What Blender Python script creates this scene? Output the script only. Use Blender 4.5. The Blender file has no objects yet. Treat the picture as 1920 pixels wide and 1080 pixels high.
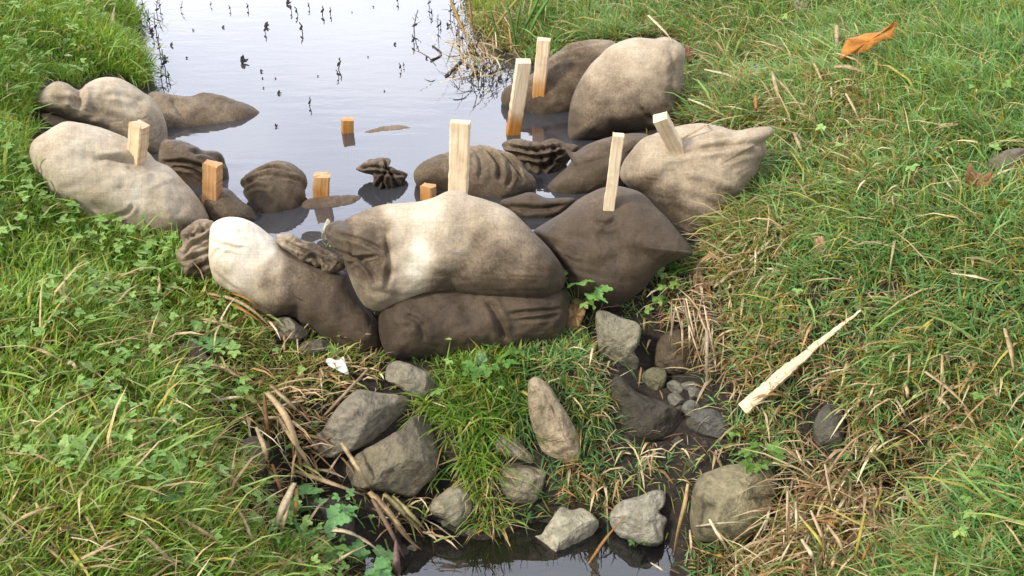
import bpy, math, random
import numpy as np
from mathutils import Vector
random.seed(7); RNG = np.random.default_rng(11)
scene = bpy.context.scene
COL = scene.collection

# ------------------------------------------------------------------ camera
CAM_H = 1.75; PITCH = math.radians(30.0); FPX = 2059.0
cam_d = bpy.data.cameras.new('camera'); cam = bpy.data.objects.new('camera', cam_d); COL.objects.link(cam)
cam.location = (0, 0, CAM_H); cam.rotation_euler = (math.radians(90) - PITCH, 0, 0)
cam_d.sensor_width = 36.0; cam_d.lens = 36.0 * FPX / 1920.0
cam_d.clip_start = 0.05; cam_d.clip_end = 2000
scene.camera = cam
# ------------------------------------------------------------------ sky and sun
TO_SUN = Vector((-0.62, -0.38, 0.70)).normalized()
SUN_EL = math.asin(TO_SUN.z); SUN_ROT = math.atan2(TO_SUN.x, TO_SUN.y)
W = bpy.data.worlds.new('World'); scene.world = W; W.use_nodes = True
wt = W.node_tree; wt.nodes.clear(); N = wt.nodes.new; L = wt.links.new
sky = N('ShaderNodeTexSky'); sky.sky_type = 'NISHITA'; sky.sun_disc = False
sky.sun_elevation = SUN_EL; sky.sun_rotation = SUN_ROT
bg_sky = N('ShaderNodeBackground'); bg_sky.inputs[1].default_value = 0.10; L(sky.outputs[0], bg_sky.inputs[0])
wtc = N('ShaderNodeTexCoord')
wmap = N('ShaderNodeMapping'); wmap.inputs['Scale'].default_value = (1.0, 1.0, 2.6); L(wtc.outputs['Generated'], wmap.inputs[0])
wn = N('ShaderNodeTexNoise'); wn.inputs['Scale'].default_value = 3.6; wn.inputs['Detail'].default_value = 5; wn.inputs['Roughness'].default_value = .5
L(wmap.outputs[0], wn.inputs['Vector'])
wr = N('ShaderNodeValToRGB'); wr.color_ramp.elements[0].position = .30; wr.color_ramp.elements[0].color = (.62, .66, .82, 1)
wr.color_ramp.elements[1].position = .66; wr.color_ramp.elements[1].color = (.98, .99, 1.06, 1)
L(wn.outputs[0], wr.inputs[0])
# a bright bank of cloud stands low over the far end of the ditch, the rest is thinner overcast
dp = N('ShaderNodeVectorMath'); dp.operation = 'DOT_PRODUCT'; dp.inputs[1].default_value = Vector((0, 1, .30)).normalized()
L(wtc.outputs['Generated'], dp.inputs[0])
mr = N('ShaderNodeMapRange'); mr.interpolation_type = 'SMOOTHSTEP'
mr.inputs['From Min'].default_value = 0.60; mr.inputs['From Max'].default_value = 1.0
mr.inputs['To Min'].default_value = 0.92; mr.inputs['To Max'].default_value = 2.1
L(dp.outputs['Value'], mr.inputs['Value'])
bg_cl = N('ShaderNodeBackground'); L(wr.outputs[0], bg_cl.inputs[0]); L(mr.outputs[0], bg_cl.inputs[1])
wm = N('ShaderNodeMixShader'); wm.inputs[0].default_value = 0.8
L(bg_sky.outputs[0], wm.inputs[1]); L(bg_cl.outputs[0], wm.inputs[2])
wo = N('ShaderNodeOutputWorld'); L(wm.outputs[0], wo.inputs[0])
sun_d = bpy.data.lights.new('sun', 'SUN'); sun = bpy.data.objects.new('sun', sun_d); COL.objects.link(sun)
sun_d.energy = 2.15; sun_d.angle = math.radians(7); sun_d.color = (1, .93, .82)
sun.rotation_euler = TO_SUN.to_track_quat('Z', 'Y').to_euler(); sun.location = (-3, -2, 6)
scene.view_settings.view_transform = 'Standard'; scene.view_settings.look = 'None'
scene.view_settings.exposure = 0.95; scene.view_settings.gamma = 1.0
scene.render.engine = 'CYCLES'
scene.cycles.max_bounces = 6; scene.cycles.diffuse_bounces = 3; scene.cycles.glossy_bounces = 3
scene.cycles.transparent_max_bounces = 12; scene.cycles.caustics_reflective = False; scene.cycles.caustics_refractive = False

# ------------------------------------------------------------------ projection helpers
CP, SP = math.cos(PITCH), math.sin(PITCH)
FWD = np.array([0, CP, -SP]); UP = np.array([0, SP, CP]); CAMP = np.array([0, 0, CAM_H])
def rays(px):
    px = np.atleast_2d(np.asarray(px, float))
    u = (px[:, 0] - 960) / FPX; v = (540 - px[:, 1]) / FPX
    return FWD[None] + u[:, None] * np.array([1, 0, 0])[None] + v[:, None] * UP[None]
def at_z(px, z):
    d = rays(px); t = (np.asarray(z) - CAM_H) / d[:, 2]; return CAMP + d * t[:, None]
def at_y(px, y):
    d = rays(px); t = np.asarray(y) / d[:, 1]; return CAMP + d * t[:, None]
def to_px(P):
    q = np.asarray(P) - CAMP; zc = q @ FWD
    return np.stack([960 + FPX * q[:, 0] / zc, 540 - FPX * (q @ UP) / zc], 1)
def C(x0, y0, s, pts): return [(x0 + s * x, y0 + s * y) for x, y in pts]
C1 = lambda p: C(0, 0, .4444, p)
C2 = lambda p: C(560, 150, .4167, p)
C3 = lambda p: C(900, 40, .4167, p)
C4 = lambda p: C(440, 240, .2083, p)
C5 = lambda p: C(300, 380, .3472, p)
C6 = lambda p: C(480, 620, .4258, p)
C7 = lambda p: C(1000, 480, .3472, p)
C8 = lambda p: C(960, 760, .3333, p)
C9 = lambda p: C(1320, 500, .5372, p)
CL = lambda p: C(0, 480, .5556, p)
CR = lambda p: C(1400, 0, .3704, p)
CB = lambda p: C(480, 860, .21875, p)
CS = lambda p: C(1250, 400, .2778, p)

def vnoise(p, seed=0):
    p = np.asarray(p, float); i = np.floor(p).astype(np.int64); f = p - i; f = f * f * (3 - 2 * f)
    def h(a, b, c):
        n = (a * 374761393 + b * 668265263 + c * 1442695041 + seed * 974711) & 0xffffffff
        n = ((n ^ (n >> 13)) * 1274126177) & 0xffffffff
        n = ((n ^ (n >> 16)) * 2246822519) & 0xffffffff
        return ((n ^ (n >> 15)) & 0xffffff) / float(0xffffff)
    x, y, z = i[:, 0], i[:, 1], i[:, 2]; fx, fy, fz = f[:, 0], f[:, 1], f[:, 2]
    def lx(b, c): return h(x, b, c) * (1 - fx) + h(x + 1, b, c) * fx
    a = lx(y, z) * (1 - fy) + lx(y + 1, z) * fy; b = lx(y, z + 1) * (1 - fy) + lx(y + 1, z + 1) * fy
    return (a * (1 - fz) + b * fz) * 2 - 1
def fbm(p, seed=0, o=3):
    r = 0; a = 1.0; p = np.asarray(p, float)
    for k in range(o): r = r + a * vnoise(p * 2 ** k + 17.3 * k, seed + k); a *= .5
    return r
def idw(q, ctrl, power=3.0):
    """weighted mean of control rows (x, y, values...) at the points q"""
    ctrl = np.asarray(ctrl, float); q = np.asarray(q, float)
    out = np.empty((len(q), ctrl.shape[1] - 2))
    for s in range(0, len(q), 40000):
        d = ((q[s:s + 40000, None, :] - ctrl[None, :, :2]) ** 2).sum(2)
        w = 1.0 / (d + 60.0) ** (power / 2); w /= w.sum(1, keepdims=True); out[s:s + 40000] = w @ ctrl[:, 2:]
    return out
def in_poly(q, poly):
    q = np.asarray(q); p = np.asarray(poly, float); r = np.zeros(len(q), bool); j = len(p) - 1
    for i in range(len(p)):
        yi, yj = p[i, 1], p[j, 1]
        if yi != yj:
            c = ((yi > q[:, 1]) != (yj > q[:, 1])) & (q[:, 0] < (p[j, 0] - p[i, 0]) * (q[:, 1] - yi) / (yj - yi) + p[i, 0])
            r ^= c
        j = i
    return r
def smooth_closed(pts, n):
    p = np.asarray(pts, float); m = len(p); out = []
    for i in range(m):
        a, b, c, d = p[(i - 1) % m], p[i], p[(i + 1) % m], p[(i + 2) % m]
        for t in np.linspace(0, 1, 12, endpoint=False):
            out.append(.5 * ((2 * b) + (-a + c) * t + (2 * a - 5 * b + 4 * c - d) * t * t + (-a + 3 * b - 3 * c + d) * t ** 3))
    o = np.array(out); s = np.r_[0, np.cumsum(np.linalg.norm(np.diff(np.vstack([o, o[:1]]), axis=0), axis=1))]
    o2 = np.vstack([o, o[:1]]); tt = np.linspace(0, s[-1], n, endpoint=False)
    return np.stack([np.interp(tt, s, o2[:, 0]), np.interp(tt, s, o2[:, 1])], 1)
def smooth_open(p, n):
    p = np.asarray(p, float)
    if len(p) > 2:
        for _ in range(2):
            q = [p[0]]
            for a, b in zip(p[:-1], p[1:]): q += [a * .75 + b * .25, a * .25 + b * .75]
            q.append(p[-1]); p = np.array(q)
    s = np.r_[0, np.cumsum(np.linalg.norm(np.diff(p, axis=0), axis=1))]; t = np.linspace(0, s[-1], n)
    return np.stack([np.interp(t, s, p[:, k]) for k in range(p.shape[1])], 1)

# ------------------------------------------------------------------ mesh helpers
def mesh_np(name, V, quads=None, tris=None, mat=None, smooth=True, attrs=None, uv=None):
    V = np.asarray(V, np.float32); me = bpy.data.meshes.new(name)
    fs = []; lt = []
    if quads is not None and len(quads): fs.append(np.asarray(quads, np.int32).ravel()); lt.append(np.full(len(quads), 4, np.int32))
    if tris is not None and len(tris): fs.append(np.asarray(tris, np.int32).ravel()); lt.append(np.full(len(tris), 3, np.int32))
    li = np.concatenate(fs); lt = np.concatenate(lt); ls = np.r_[0, np.cumsum(lt)[:-1]].astype(np.int32)
    me.vertices.add(len(V)); me.vertices.foreach_set('co', V.ravel())
    me.loops.add(len(li)); me.loops.foreach_set('vertex_index', li)
    me.polygons.add(len(lt)); me.polygons.foreach_set('loop_start', ls); me.polygons.foreach_set('loop_total', lt)
    me.polygons.foreach_set('use_smooth', np.full(len(lt), smooth, bool))
    me.update(calc_edges=True); me.validate()
    for k, a in (attrs or {}).items():
        a = np.asarray(a, np.float32)
        if a.ndim == 1: me.attributes.new(k, 'FLOAT', 'POINT').data.foreach_set('value', a)
        else:
            a = np.c_[a, np.ones(len(a), np.float32)] if a.shape[1] == 3 else a
            me.attributes.new(k, 'FLOAT_COLOR', 'POINT').data.foreach_set('color', a.ravel())
    if uv is not None:
        lay = me.uv_layers.new(name='UVMap'); lay.data.foreach_set('uv', np.asarray(uv, np.float32)[li].ravel())
    if mat: me.materials.append(mat)
    return me
def link(name, me, label=None, cat=None, group=None, kind=None, parent=None, loc=None):
    o = bpy.data.objects.new(name, me); COL.objects.link(o)
    if label: o['label'] = label
    if cat: o['category'] = cat
    if group: o['group'] = group
    if kind: o['kind'] = kind
    if parent: o.parent = parent
    if loc is not None: o.location = loc
    return o
def recentre(V):
    V = np.asarray(V, float); c = np.array([(V[:, 0].min() + V[:, 0].max()) / 2, (V[:, 1].min() + V[:, 1].max()) / 2, V[:, 2].min()])
    return V - c, c

# ------------------------------------------------------------------ materials
def new_mat(name):
    m = bpy.data.materials.new(name); m.use_nodes = True; nt = m.node_tree; nt.nodes.clear()
    def nd(t, **kw):
        n = nt.nodes.new('ShaderNode' + t)
        for k, v in kw.items():
            if k in n.inputs: n.inputs[k].default_value = v
            else: setattr(n, k, v)
        return n
    def ln(a, b): nt.links.new(a, b)
    return m, nd, ln
def ramp(nd, stops):
    r = nd('ValToRGB'); e = r.color_ramp.elements
    while len(e) < len(stops): e.new(.5)
    for k, (p, c) in enumerate(stops): e[k].position = p; e[k].color = (*c, 1) if len(c) == 3 else c
    return r
def mixc(nd, ln, fac, a, b, mode='MIX'):
    n = nd('Mix', data_type='RGBA', blend_type=mode)
    for s, v in ((0, fac), (6, a), (7, b)):
        if hasattr(v, 'node'): ln(v, n.inputs[s])
        else: n.inputs[s].default_value = v if s == 0 else (*v, 1)
    return n.outputs[2]
def mathn(nd, ln, op, a, b=None, clamp=False):
    n = nd('Math', operation=op, use_clamp=clamp)
    for k, v in enumerate((a, b)):
        if v is None: continue
        if hasattr(v, 'node'): ln(v, n.inputs[k])
        else: n.inputs[k].default_value = v
    return n.outputs[0]

def burlap():
    m, nd, ln = new_mat('burlap')
    tone = nd('Attribute', attribute_name='tone').outputs['Fac']
    geo = nd('NewGeometry'); tc = nd('TexCoord')
    n1 = nd('TexNoise', Scale=11.0, Detail=8.0, Roughness=.7); ln(geo.outputs['Position'], n1.inputs['Vector'])
    n2 = nd('TexNoise', Scale=110.0, Detail=6.0, Roughness=.8); ln(geo.outputs['Position'], n2.inputs['Vector'])
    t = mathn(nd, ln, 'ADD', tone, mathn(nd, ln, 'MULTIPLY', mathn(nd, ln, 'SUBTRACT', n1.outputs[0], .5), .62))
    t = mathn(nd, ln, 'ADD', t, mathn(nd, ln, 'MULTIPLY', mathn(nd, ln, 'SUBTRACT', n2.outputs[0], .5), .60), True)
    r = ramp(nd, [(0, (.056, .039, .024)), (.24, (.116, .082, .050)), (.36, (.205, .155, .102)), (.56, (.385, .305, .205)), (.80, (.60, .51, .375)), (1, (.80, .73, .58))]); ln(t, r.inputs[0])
    # woven yarns, uneven
    mp = nd('Mapping'); mp.inputs['Scale'].default_value = (1, 1, 1); ln(tc.outputs['UV'], mp.inputs[0])
    wx = nd('TexWave', wave_type='BANDS', bands_direction='X', Scale=150.0, Distortion=1.2, Detail=2.0); wx.inputs['Detail Scale'].default_value = 3
    wy = nd('TexWave', wave_type='BANDS', bands_direction='Y', Scale=150.0, Distortion=1.2, Detail=2.0); wy.inputs['Detail Scale'].default_value = 3
    ln(mp.outputs[0], wx.inputs['Vector']); ln(mp.outputs[0], wy.inputs['Vector'])
    wv = mathn(nd, ln, 'MULTIPLY', wx.outputs[1], wy.outputs[1])
    # long uneven yarn slubs
    mp2 = nd('Mapping'); mp2.inputs['Scale'].default_value = (11, 230, 1); ln(tc.outputs['UV'], mp2.inputs[0])
    sl = nd('TexNoise', Scale=1.0, Detail=2.0); ln(mp2.outputs[0], sl.inputs['Vector'])
    mp3 = nd('Mapping'); mp3.inputs['Scale'].default_value = (230, 11, 1); ln(tc.outputs['UV'], mp3.inputs[0])
    sl2 = nd('TexNoise', Scale=1.0, Detail=2.0); ln(mp3.outputs[0], sl2.inputs['Vector'])
    slub = mathn(nd, ln, 'ADD', sl.outputs[0], sl2.outputs[0])
    sr = ramp(nd, [(.36, (.88, .875, .86)), (.64, (1.06, 1.06, 1.06))]); ln(mathn(nd, ln, 'MULTIPLY', slub, .5), sr.inputs[0])
    c = mixc(nd, ln, .85, r.outputs[0], sr.outputs[0], 'MULTIPLY')
    c = mixc(nd, ln, mathn(nd, ln, 'MULTIPLY', wv, .30), c, (.02, .016, .012))
    h = mathn(nd, ln, 'ADD', mathn(nd, ln, 'MULTIPLY', wv, .5), mathn(nd, ln, 'MULTIPLY', slub, 1.0))
    h = mathn(nd, ln, 'ADD', h, mathn(nd, ln, 'MULTIPLY', n2.outputs[0], 1.6))
    b = nd('Bump', Strength=.45, Distance=.003); ln(h, b.inputs['Height'])
    rr = ramp(nd, [(0, (.36,) * 3), (.16, (.58,) * 3), (.3, (.75,) * 3), (.6, (.95,) * 3)]); ln(t, rr.inputs[0])
    p = nd('BsdfPrincipled'); ln(c, p.inputs['Base Color']); ln(rr.outputs[0], p.inputs['Roughness']); ln(b.outputs[0], p.inputs['Normal'])
    p.inputs['Specular IOR Level'].default_value = .22; p.inputs['Sheen Weight'].default_value = .05
    o = nd('OutputMaterial'); ln(p.outputs[0], o.inputs[0]); return m
def wood():
    m, nd, ln = new_mat('sawn_wood')
    st = nd('Attribute', attribute_name='stain').outputs['Fac']; tc = nd('TexCoord')
    mp = nd('Mapping'); mp.inputs['Scale'].default_value = (120, 5.0, 1); ln(tc.outputs['UV'], mp.inputs[0])
    g = nd('TexNoise', Scale=1.0, Detail=5.0, Roughness=.6); ln(mp.outputs[0], g.inputs['Vector'])
    geo = nd('NewGeometry'); n1 = nd('TexNoise', Scale=26.0, Detail=4.0); ln(geo.outputs['Position'], n1.inputs['Vector'])
    pale = ramp(nd, [(.28, (.46, .31, .16)), (.45, (.74, .57, .36)), (.6, (.82, .68, .47)), (.78, (.86, .76, .57))]); ln(g.outputs[0], pale.inputs[0])
    wet = ramp(nd, [(.28, (.20, .068, .012)), (.5, (.47, .195, .030)), (.75, (.62, .31, .065))]); ln(g.outputs[0], wet.inputs[0])
    f = mathn(nd, ln, 'ADD', st, mathn(nd, ln, 'MULTIPLY', mathn(nd, ln, 'SUBTRACT', n1.outputs[0], .5), .5))
    f = mathn(nd, ln, 'ADD', f, mathn(nd, ln, 'MULTIPLY', mathn(nd, ln, 'SUBTRACT', g.outputs[0], .5), .4))
    fr = ramp(nd, [(.05, (0,) * 3), (.95, (1,) * 3)]); ln(f, fr.inputs[0])
    c = mixc(nd, ln, fr.outputs[0], pale.outputs[0], wet.outputs[0])
    n4 = nd('TexNoise', Scale=9.0, Detail=5.0, Roughness=.7); ln(geo.outputs['Position'], n4.inputs['Vector'])
    dk = ramp(nd, [(.50, (0,) * 3), (.72, (.55,) * 3)]); ln(n4.outputs[0], dk.inputs[0])
    c = mixc(nd, ln, dk.outputs[0], c, mixc(nd, ln, 1.0, c, (.55, .45, .36), 'MULTIPLY'))
    b = nd('Bump', Strength=.5, Distance=.003); ln(g.outputs[0], b.inputs['Height'])
    p = nd('BsdfPrincipled', Roughness=.72); ln(c, p.inputs['Base Color']); ln(b.outputs[0], p.inputs['Normal'])
    o = nd('OutputMaterial'); ln(p.outputs[0], o.inputs[0]); return m
def rock():
    m, nd, ln = new_mat('weathered_stone')
    col = nd('Attribute', attribute_name='col').outputs['Color']; wet = nd('Attribute', attribute_name='wet').outputs['Fac']
    geo = nd('NewGeometry').outputs['Position']
    n1 = nd('TexNoise', Scale=7.0, Detail=8.0, Roughness=.65); ln(geo, n1.inputs['Vector'])
    n2 = nd('TexNoise', Scale=48.0, Detail=6.0, Roughness=.7); ln(geo, n2.inputs['Vector'])
    n3 = nd('TexNoise', Scale=16.0, Detail=5.0, Roughness=.6, Distortion=.8); ln(geo, n3.inputs['Vector'])
    v = nd('TexVoronoi', Scale=85.0); ln(geo, v.inputs['Vector'])
    r1 = ramp(nd, [(.28, (.50, .48, .45)), (.5, (.95, .95, .95)), (.72, (1.3, 1.27, 1.2))]); ln(n1.outputs[0], r1.inputs[0])
    c = mixc(nd, ln, 1.0, col, r1.outputs[0], 'MULTIPLY')
    r2 = ramp(nd, [(.3, (.42,) * 3), (.5, (.95,) * 3), (.72, (1.4,) * 3)]); ln(n2.outputs[0], r2.inputs[0])
    c = mixc(nd, ln, .8, c, r2.outputs[0], 'MULTIPLY')
    # film of olive algae in patches, dark pits
    ra = ramp(nd, [(.50, (0,) * 3), (.68, (.75,) * 3)]); ln(n3.outputs[0], ra.inputs[0])
    c = mixc(nd, ln, ra.outputs[0], c, mixc(nd, ln, .6, c, (.10, .095, .035)))
    rp = ramp(nd, [(.0, (1,) * 3), (.10, (0,) * 3)]); ln(v.outputs['Distance'], rp.inputs[0])
    c = mixc(nd, ln, mathn(nd, ln, 'MULTIPLY', rp.outputs[0], .35), c, (.03, .028, .022))
    c = mixc(nd, ln, mathn(nd, ln, 'MULTIPLY', wet, .8), c, mixc(nd, ln, 1.0, c, (.22, .20, .17), 'MULTIPLY'))
    h = mathn(nd, ln, 'ADD', mathn(nd, ln, 'MULTIPLY', n1.outputs[0], 2.0), mathn(nd, ln, 'MULTIPLY', n2.outputs[0], .8))
    h = mathn(nd, ln, 'ADD', h, mathn(nd, ln, 'MULTIPLY', n3.outputs[0], 1.2))
    b = nd('Bump', Strength=1.0, Distance=.016); ln(h, b.inputs['Height'])
    p = nd('BsdfPrincipled'); ln(c, p.inputs['Base Color']); ln(b.outputs[0], p.inputs['Normal'])
    ln(mathn(nd, ln, 'SUBTRACT', .9, mathn(nd, ln, 'MULTIPLY', wet, .55)), p.inputs['Roughness'])
    o = nd('OutputMaterial'); ln(p.outputs[0], o.inputs[0]); return m
def foliage(name, trans=.35, rough=.5):
    m, nd, ln = new_mat(name)
    col = nd('Attribute', attribute_name='col').outputs['Color']
    geo = nd('NewGeometry').outputs['Position']
    n = nd('TexNoise', Scale=120.0, Detail=3.0); ln(geo, n.inputs['Vector'])
    r = ramp(nd, [(.3, (.72,) * 3), (.7, (1.2,) * 3)]); ln(n.outputs[0], r.inputs[0])
    c = mixc(nd, ln, .8, col, r.outputs[0], 'MULTIPLY')
    p = nd('BsdfPrincipled', Roughness=rough); ln(c, p.inputs['Base Color']); p.inputs['Specular IOR Level'].default_value = .35
    t = nd('BsdfTranslucent'); ln(mixc(nd, ln, 1.0, c, (1.25, 1.2, .7), 'MULTIPLY'), t.inputs[0])
    mx = nd('MixShader', Fac=trans); ln(p.outputs[0], mx.inputs[1]); ln(t.outputs[0], mx.inputs[2])
    o = nd('OutputMaterial'); ln(mx.outputs[0], o.inputs[0]); return m
def soil():
    m, nd, ln = new_mat('damp_soil')
    geo = nd('NewGeometry').outputs['Position']; gr = nd('Attribute', attribute_name='green').outputs['Fac']
    n1 = nd('TexNoise', Scale=5.0, Detail=8.0, Roughness=.65); ln(geo, n1.inputs['Vector'])
    n2 = nd('TexNoise', Scale=55.0, Detail=8.0, Roughness=.75); ln(geo, n2.inputs['Vector'])
    c1 = ramp(nd, [(.3, (.012, .009, .006)), (.52, (.032, .023, .015)), (.75, (.085, .06, .037))]); ln(n2.outputs[0], c1.inputs[0])
    c2 = ramp(nd, [(.3, (.03, .045, .012)), (.6, (.07, .10, .022)), (.8, (.13, .12, .04))]); ln(n2.outputs[0], c2.inputs[0])
    c = mixc(nd, ln, gr, c1.outputs[0], c2.outputs[0])
    r1 = ramp(nd, [(.3, (.6,) * 3), (.7, (1.3,) * 3)]); ln(n1.outputs[0], r1.inputs[0]); c = mixc(nd, ln, .8, c, r1.outputs[0], 'MULTIPLY')
    b = nd('Bump', Strength=.9, Distance=.02); ln(n2.outputs[0], b.inputs['Height'])
    p = nd('BsdfPrincipled'); ln(c, p.inputs['Base Color']); ln(b.outputs[0], p.inputs['Normal'])
    rr = ramp(nd, [(.35, (.45,) * 3), (.6, (.95,) * 3)]); ln(n1.outputs[0], rr.inputs[0]); ln(rr.outputs[0], p.inputs['Roughness'])
    o = nd('OutputMaterial'); ln(p.outputs[0], o.inputs[0]); return m
def water(name, tint, ior, dens, murk):
    m, nd, ln = new_mat(name)
    geo = nd('NewGeometry').outputs['Position']
    mp = nd('Mapping'); mp.inputs['Scale'].default_value = (1.0, 2.4, 1); ln(geo, mp.inputs[0])
    n = nd('TexNoise', Scale=5.0, Detail=3.0, Roughness=.5); ln(mp.outputs[0], n.inputs['Vector'])
    b = nd('Bump', Strength=.10, Distance=.012); ln(n.outputs[0], b.inputs['Height'])
    fr = nd('Fresnel', IOR=ior); ln(b.outputs[0], fr.inputs['Normal'])
    t = nd('BsdfTransparent'); t.inputs[0].default_value = (*tint, 1)
    g = nd('BsdfGlossy', Roughness=.015); ln(b.outputs[0], g.inputs['Normal']); g.inputs[0].default_value = (1, 1, 1, 1)
    mk = nd('BsdfDiffuse'); mk.inputs[0].default_value = (.27, .275, .30, 1)
    body = nd('MixShader', Fac=murk); ln(t.outputs[0], body.inputs[1]); ln(mk.outputs[0], body.inputs[2])
    mx = nd('MixShader'); ln(fr.outputs[0], mx.inputs[0]); ln(body.outputs[0], mx.inputs[1]); ln(g.outputs[0], mx.inputs[2])
    va = nd('VolumeAbsorption', Density=dens); va.inputs[0].default_value = (.62, .50, .34, 1)
    o = nd('OutputMaterial'); ln(mx.outputs[0], o.inputs[0])
    if dens > 0: ln(va.outputs[0], o.inputs['Volume'])
    return m
M_BURLAP = burlap(); M_WOOD = wood(); M_ROCK = rock(); M_SOIL = soil()
M_GRASS = foliage('grass_blades', .35, .45); M_LEAF = foliage('green_leaves', .3, .42); M_DEAD = foliage('dead_stalks', .2, .7)
M_WATER = water('pond_water', (.62, .58, .48), 1.95, 4.0, .15)
M_STREAM = water('stream_water', (.60, .55, .45), 1.75, 6.0, .02)

# ------------------------------------------------------------------ terrain
ZS = -0.415   # lower stream level
TC = [  # pixel x, pixel y, height
    (245, 0, -.02), (268, 80, -.02), (285, 140, -.02), (300, 190, -.05), (220, 10, .10), (225, 100, .12),
    (0, 0, .34), (120, 40, .26), (0, 150, .32), (80, 130, .22), (200, 170, .06), (60, 230, .18), (0, 320, .28), (130, 330, .12),
    (50, 440, .16), (230, 450, .05), (300, 330, -.06), (330, 460, .0), (0, 560, .16), (150, 600, .08), (300, 580, -.02),
    (0, 780, .10), (200, 800, .02), (350, 760, -.06), (420, 620, -.07), (0, 1080, .08), (200, 1080, .0), (350, 950, -.06), (440, 860, -.14), (470, 1000, -.2), (430, 1080, -.16),
    (500, 660, -.11), (600, 690, -.15), (520, 780, -.2), (520, 880, -.29), (590, 900, -.35), (600, 1000, -.36), (660, 1060, -.385), (600, 1080, -.33), (560, 1070, -.30),
    (380, 210, -.2), (450, 300, -.25), (700, 300, -.32), (600, 130, -.4), (560, 0, -.45), (350, 60, -.25), (780, 60, -.3), (860, 180, -.2), (900, 280, -.22), (640, 400, -.22),
    (860, 0, -.02), (890, 70, -.02), (935, 115, -.02), (975, 165, -.05), (960, 40, .08), (1060, 70, .08), (1150, 60, .14), (1040, 0, .14),
    (430, 490, .0), (560, 480, .005), (660, 490, .01), (850, 485, .0), (1000, 450, .0), (1100, 400, .0), (1200, 330, .02), (1230, 250, .06),
    (640, 660, -.14), (720, 650, -.15), (850, 650, -.12), (950, 640, -.11), (1050, 600, -.09), (1110, 560, -.06), (1200, 540, -.04), (1290, 480, .02),
    (730, 720, -.19), (680, 790, -.23), (740, 880, -.3), (720, 950, -.375), (850, 760, -.19), (870, 860, -.27), (830, 975, -.43), (800, 930, -.36), (900, 990, -.395), (940, 960, -.36), (1000, 975, -.43), (1090, 985, -.41), (950, 700, -.15), (980, 800, -.23), (960, 900, -.33), (1050, 760, -.18), (1080, 860, -.28),
    (700, 1000, -.405), (760, 985, -.40), (780, 1050, -.44), (850, 1060, -.47), (950, 1040, -.47), (1060, 1070, -.46), (1200, 1050, -.45), (1040, 950, -.385), (1110, 930, -.35), (1180, 960, -.38),
    (1160, 680, -.15), (1250, 680, -.18), (1200, 780, -.24), (1280, 780, -.23), (1200, 860, -.28), (1300, 870, -.28), (1330, 960, -.36), (1300, 1060, -.385), (1420, 900, -.28), (1450, 1000, -.34), (1400, 1080, -.4), (1560, 1060, -.28), (1680, 920, -.24), (1540, 780, -.14),
    (1330, 600, -.06), (1340, 700, -.12), (1400, 480, .08), (1450, 400, .14), (1420, 600, .0), (1430, 780, -.14), (1500, 680, -.04), (1600, 860, -.14),
    (1320, 120, .14), (1320, 220, .14), (1400, 260, .17), (1450, 120, .22), (1600, 60, .30), (1600, 250, .26), (1560, 420, .19), (1600, 560, .12), (1700, 720, .04), (1740, 1000, -.1), (1850, 900, .04), (1900, 1060, .0),
    (1920, 0, .38), (1920, 250, .36), (1900, 500, .28), (1900, 720, .14), (1300, 20, .20), (1480, 10, .26)]
TC = np.array(TC, float)
TP = at_z(TC[:, :2], TC[:, 2])
ext = []
for y in (7.4, 9.0):   # the ditch runs on beyond the top of the picture
    for x, z in ((-4.2, .4), (-2.9, .25), (-2.35, -.02), (-1.4, -.4), (-.8, -.4), (-.35, -.02), (.1, .12), (1.5, .3), (4.2, .42)): ext.append((x, y, z))
for y, dz in ((1.3, -.03), (.6, -.06)):   # and on towards the viewer
    for x, z in ((-3, .12), (-1.2, .05), (-.7, -.1), (-.45, -.42), (0, -.5), (.3, -.46), (.7, -.15), (1.3, .0), (3, .12)): ext.append((x, y, z + dz))
for y, zl, zr in ((2.2, .2, .2), (3.4, .35, .4), (5.0, .42, .45)): ext += [(-3.8, y, zl), (3.8, y, zr)]
TPT = np.vstack([TP, np.array(ext)]); TXY = TPT[:, :2]; TZ = TPT[:, 2]
def _phi(d2): return np.where(d2 > 0, d2 * np.log(d2 + 1e-12), 0)
_n = len(TXY); _K = _phi(((TXY[:, None] - TXY[None]) ** 2).sum(2)) + np.eye(_n) * .012
_P = np.c_[np.ones(_n), TXY]; _A = np.block([[_K, _P], [_P.T, np.zeros((3, 3))]])
_S = np.linalg.solve(_A, np.r_[TZ, 0, 0, 0])
def tps(x, y):
    x = np.clip(x, -4.2, 4.2); y = np.clip(y, .6, 9.0); q = np.stack([x, y], 1); out = np.empty(len(q))
    for s in range(0, len(q), 20000):
        b = q[s:s + 20000]; out[s:s + 20000] = _phi(((b[:, None] - TXY[None]) ** 2).sum(2)) @ _S[:_n] + _S[_n] + b @ _S[_n + 1:]
    return out
def axis(lo, hi, step, far, n=26):
    a = np.arange(lo, hi + 1e-6, step); g = np.geomspace(step * 1.5, far, n)
    return np.r_[(lo - g)[::-1], a, hi + g]
GX = axis(-4.2, 4.2, .025, 400); GY = axis(.6, 9.0, .025, 400)
XX, YY = np.meshgrid(GX, GY); xf, yf = XX.ravel(), YY.ravel()
ZZ = tps(xf, yf)
ZZ += .018 * fbm(np.stack([xf * 4, yf * 4, xf * 0], 1), 3, 3) + .006 * fbm(np.stack([xf * 19, yf * 19, xf * 0], 1), 8, 2)
ZZ += np.where(ZZ < -.2, 1, 0) * np.clip((-.2 - ZZ) / .12, 0, 1) * (np.abs(yf - 2.4) < 1.0) * (.03 * fbm(np.stack([xf * 7, yf * 7, xf * 0], 1), 41, 3) + .012)
ZG = ZZ.reshape(XX.shape)
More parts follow.
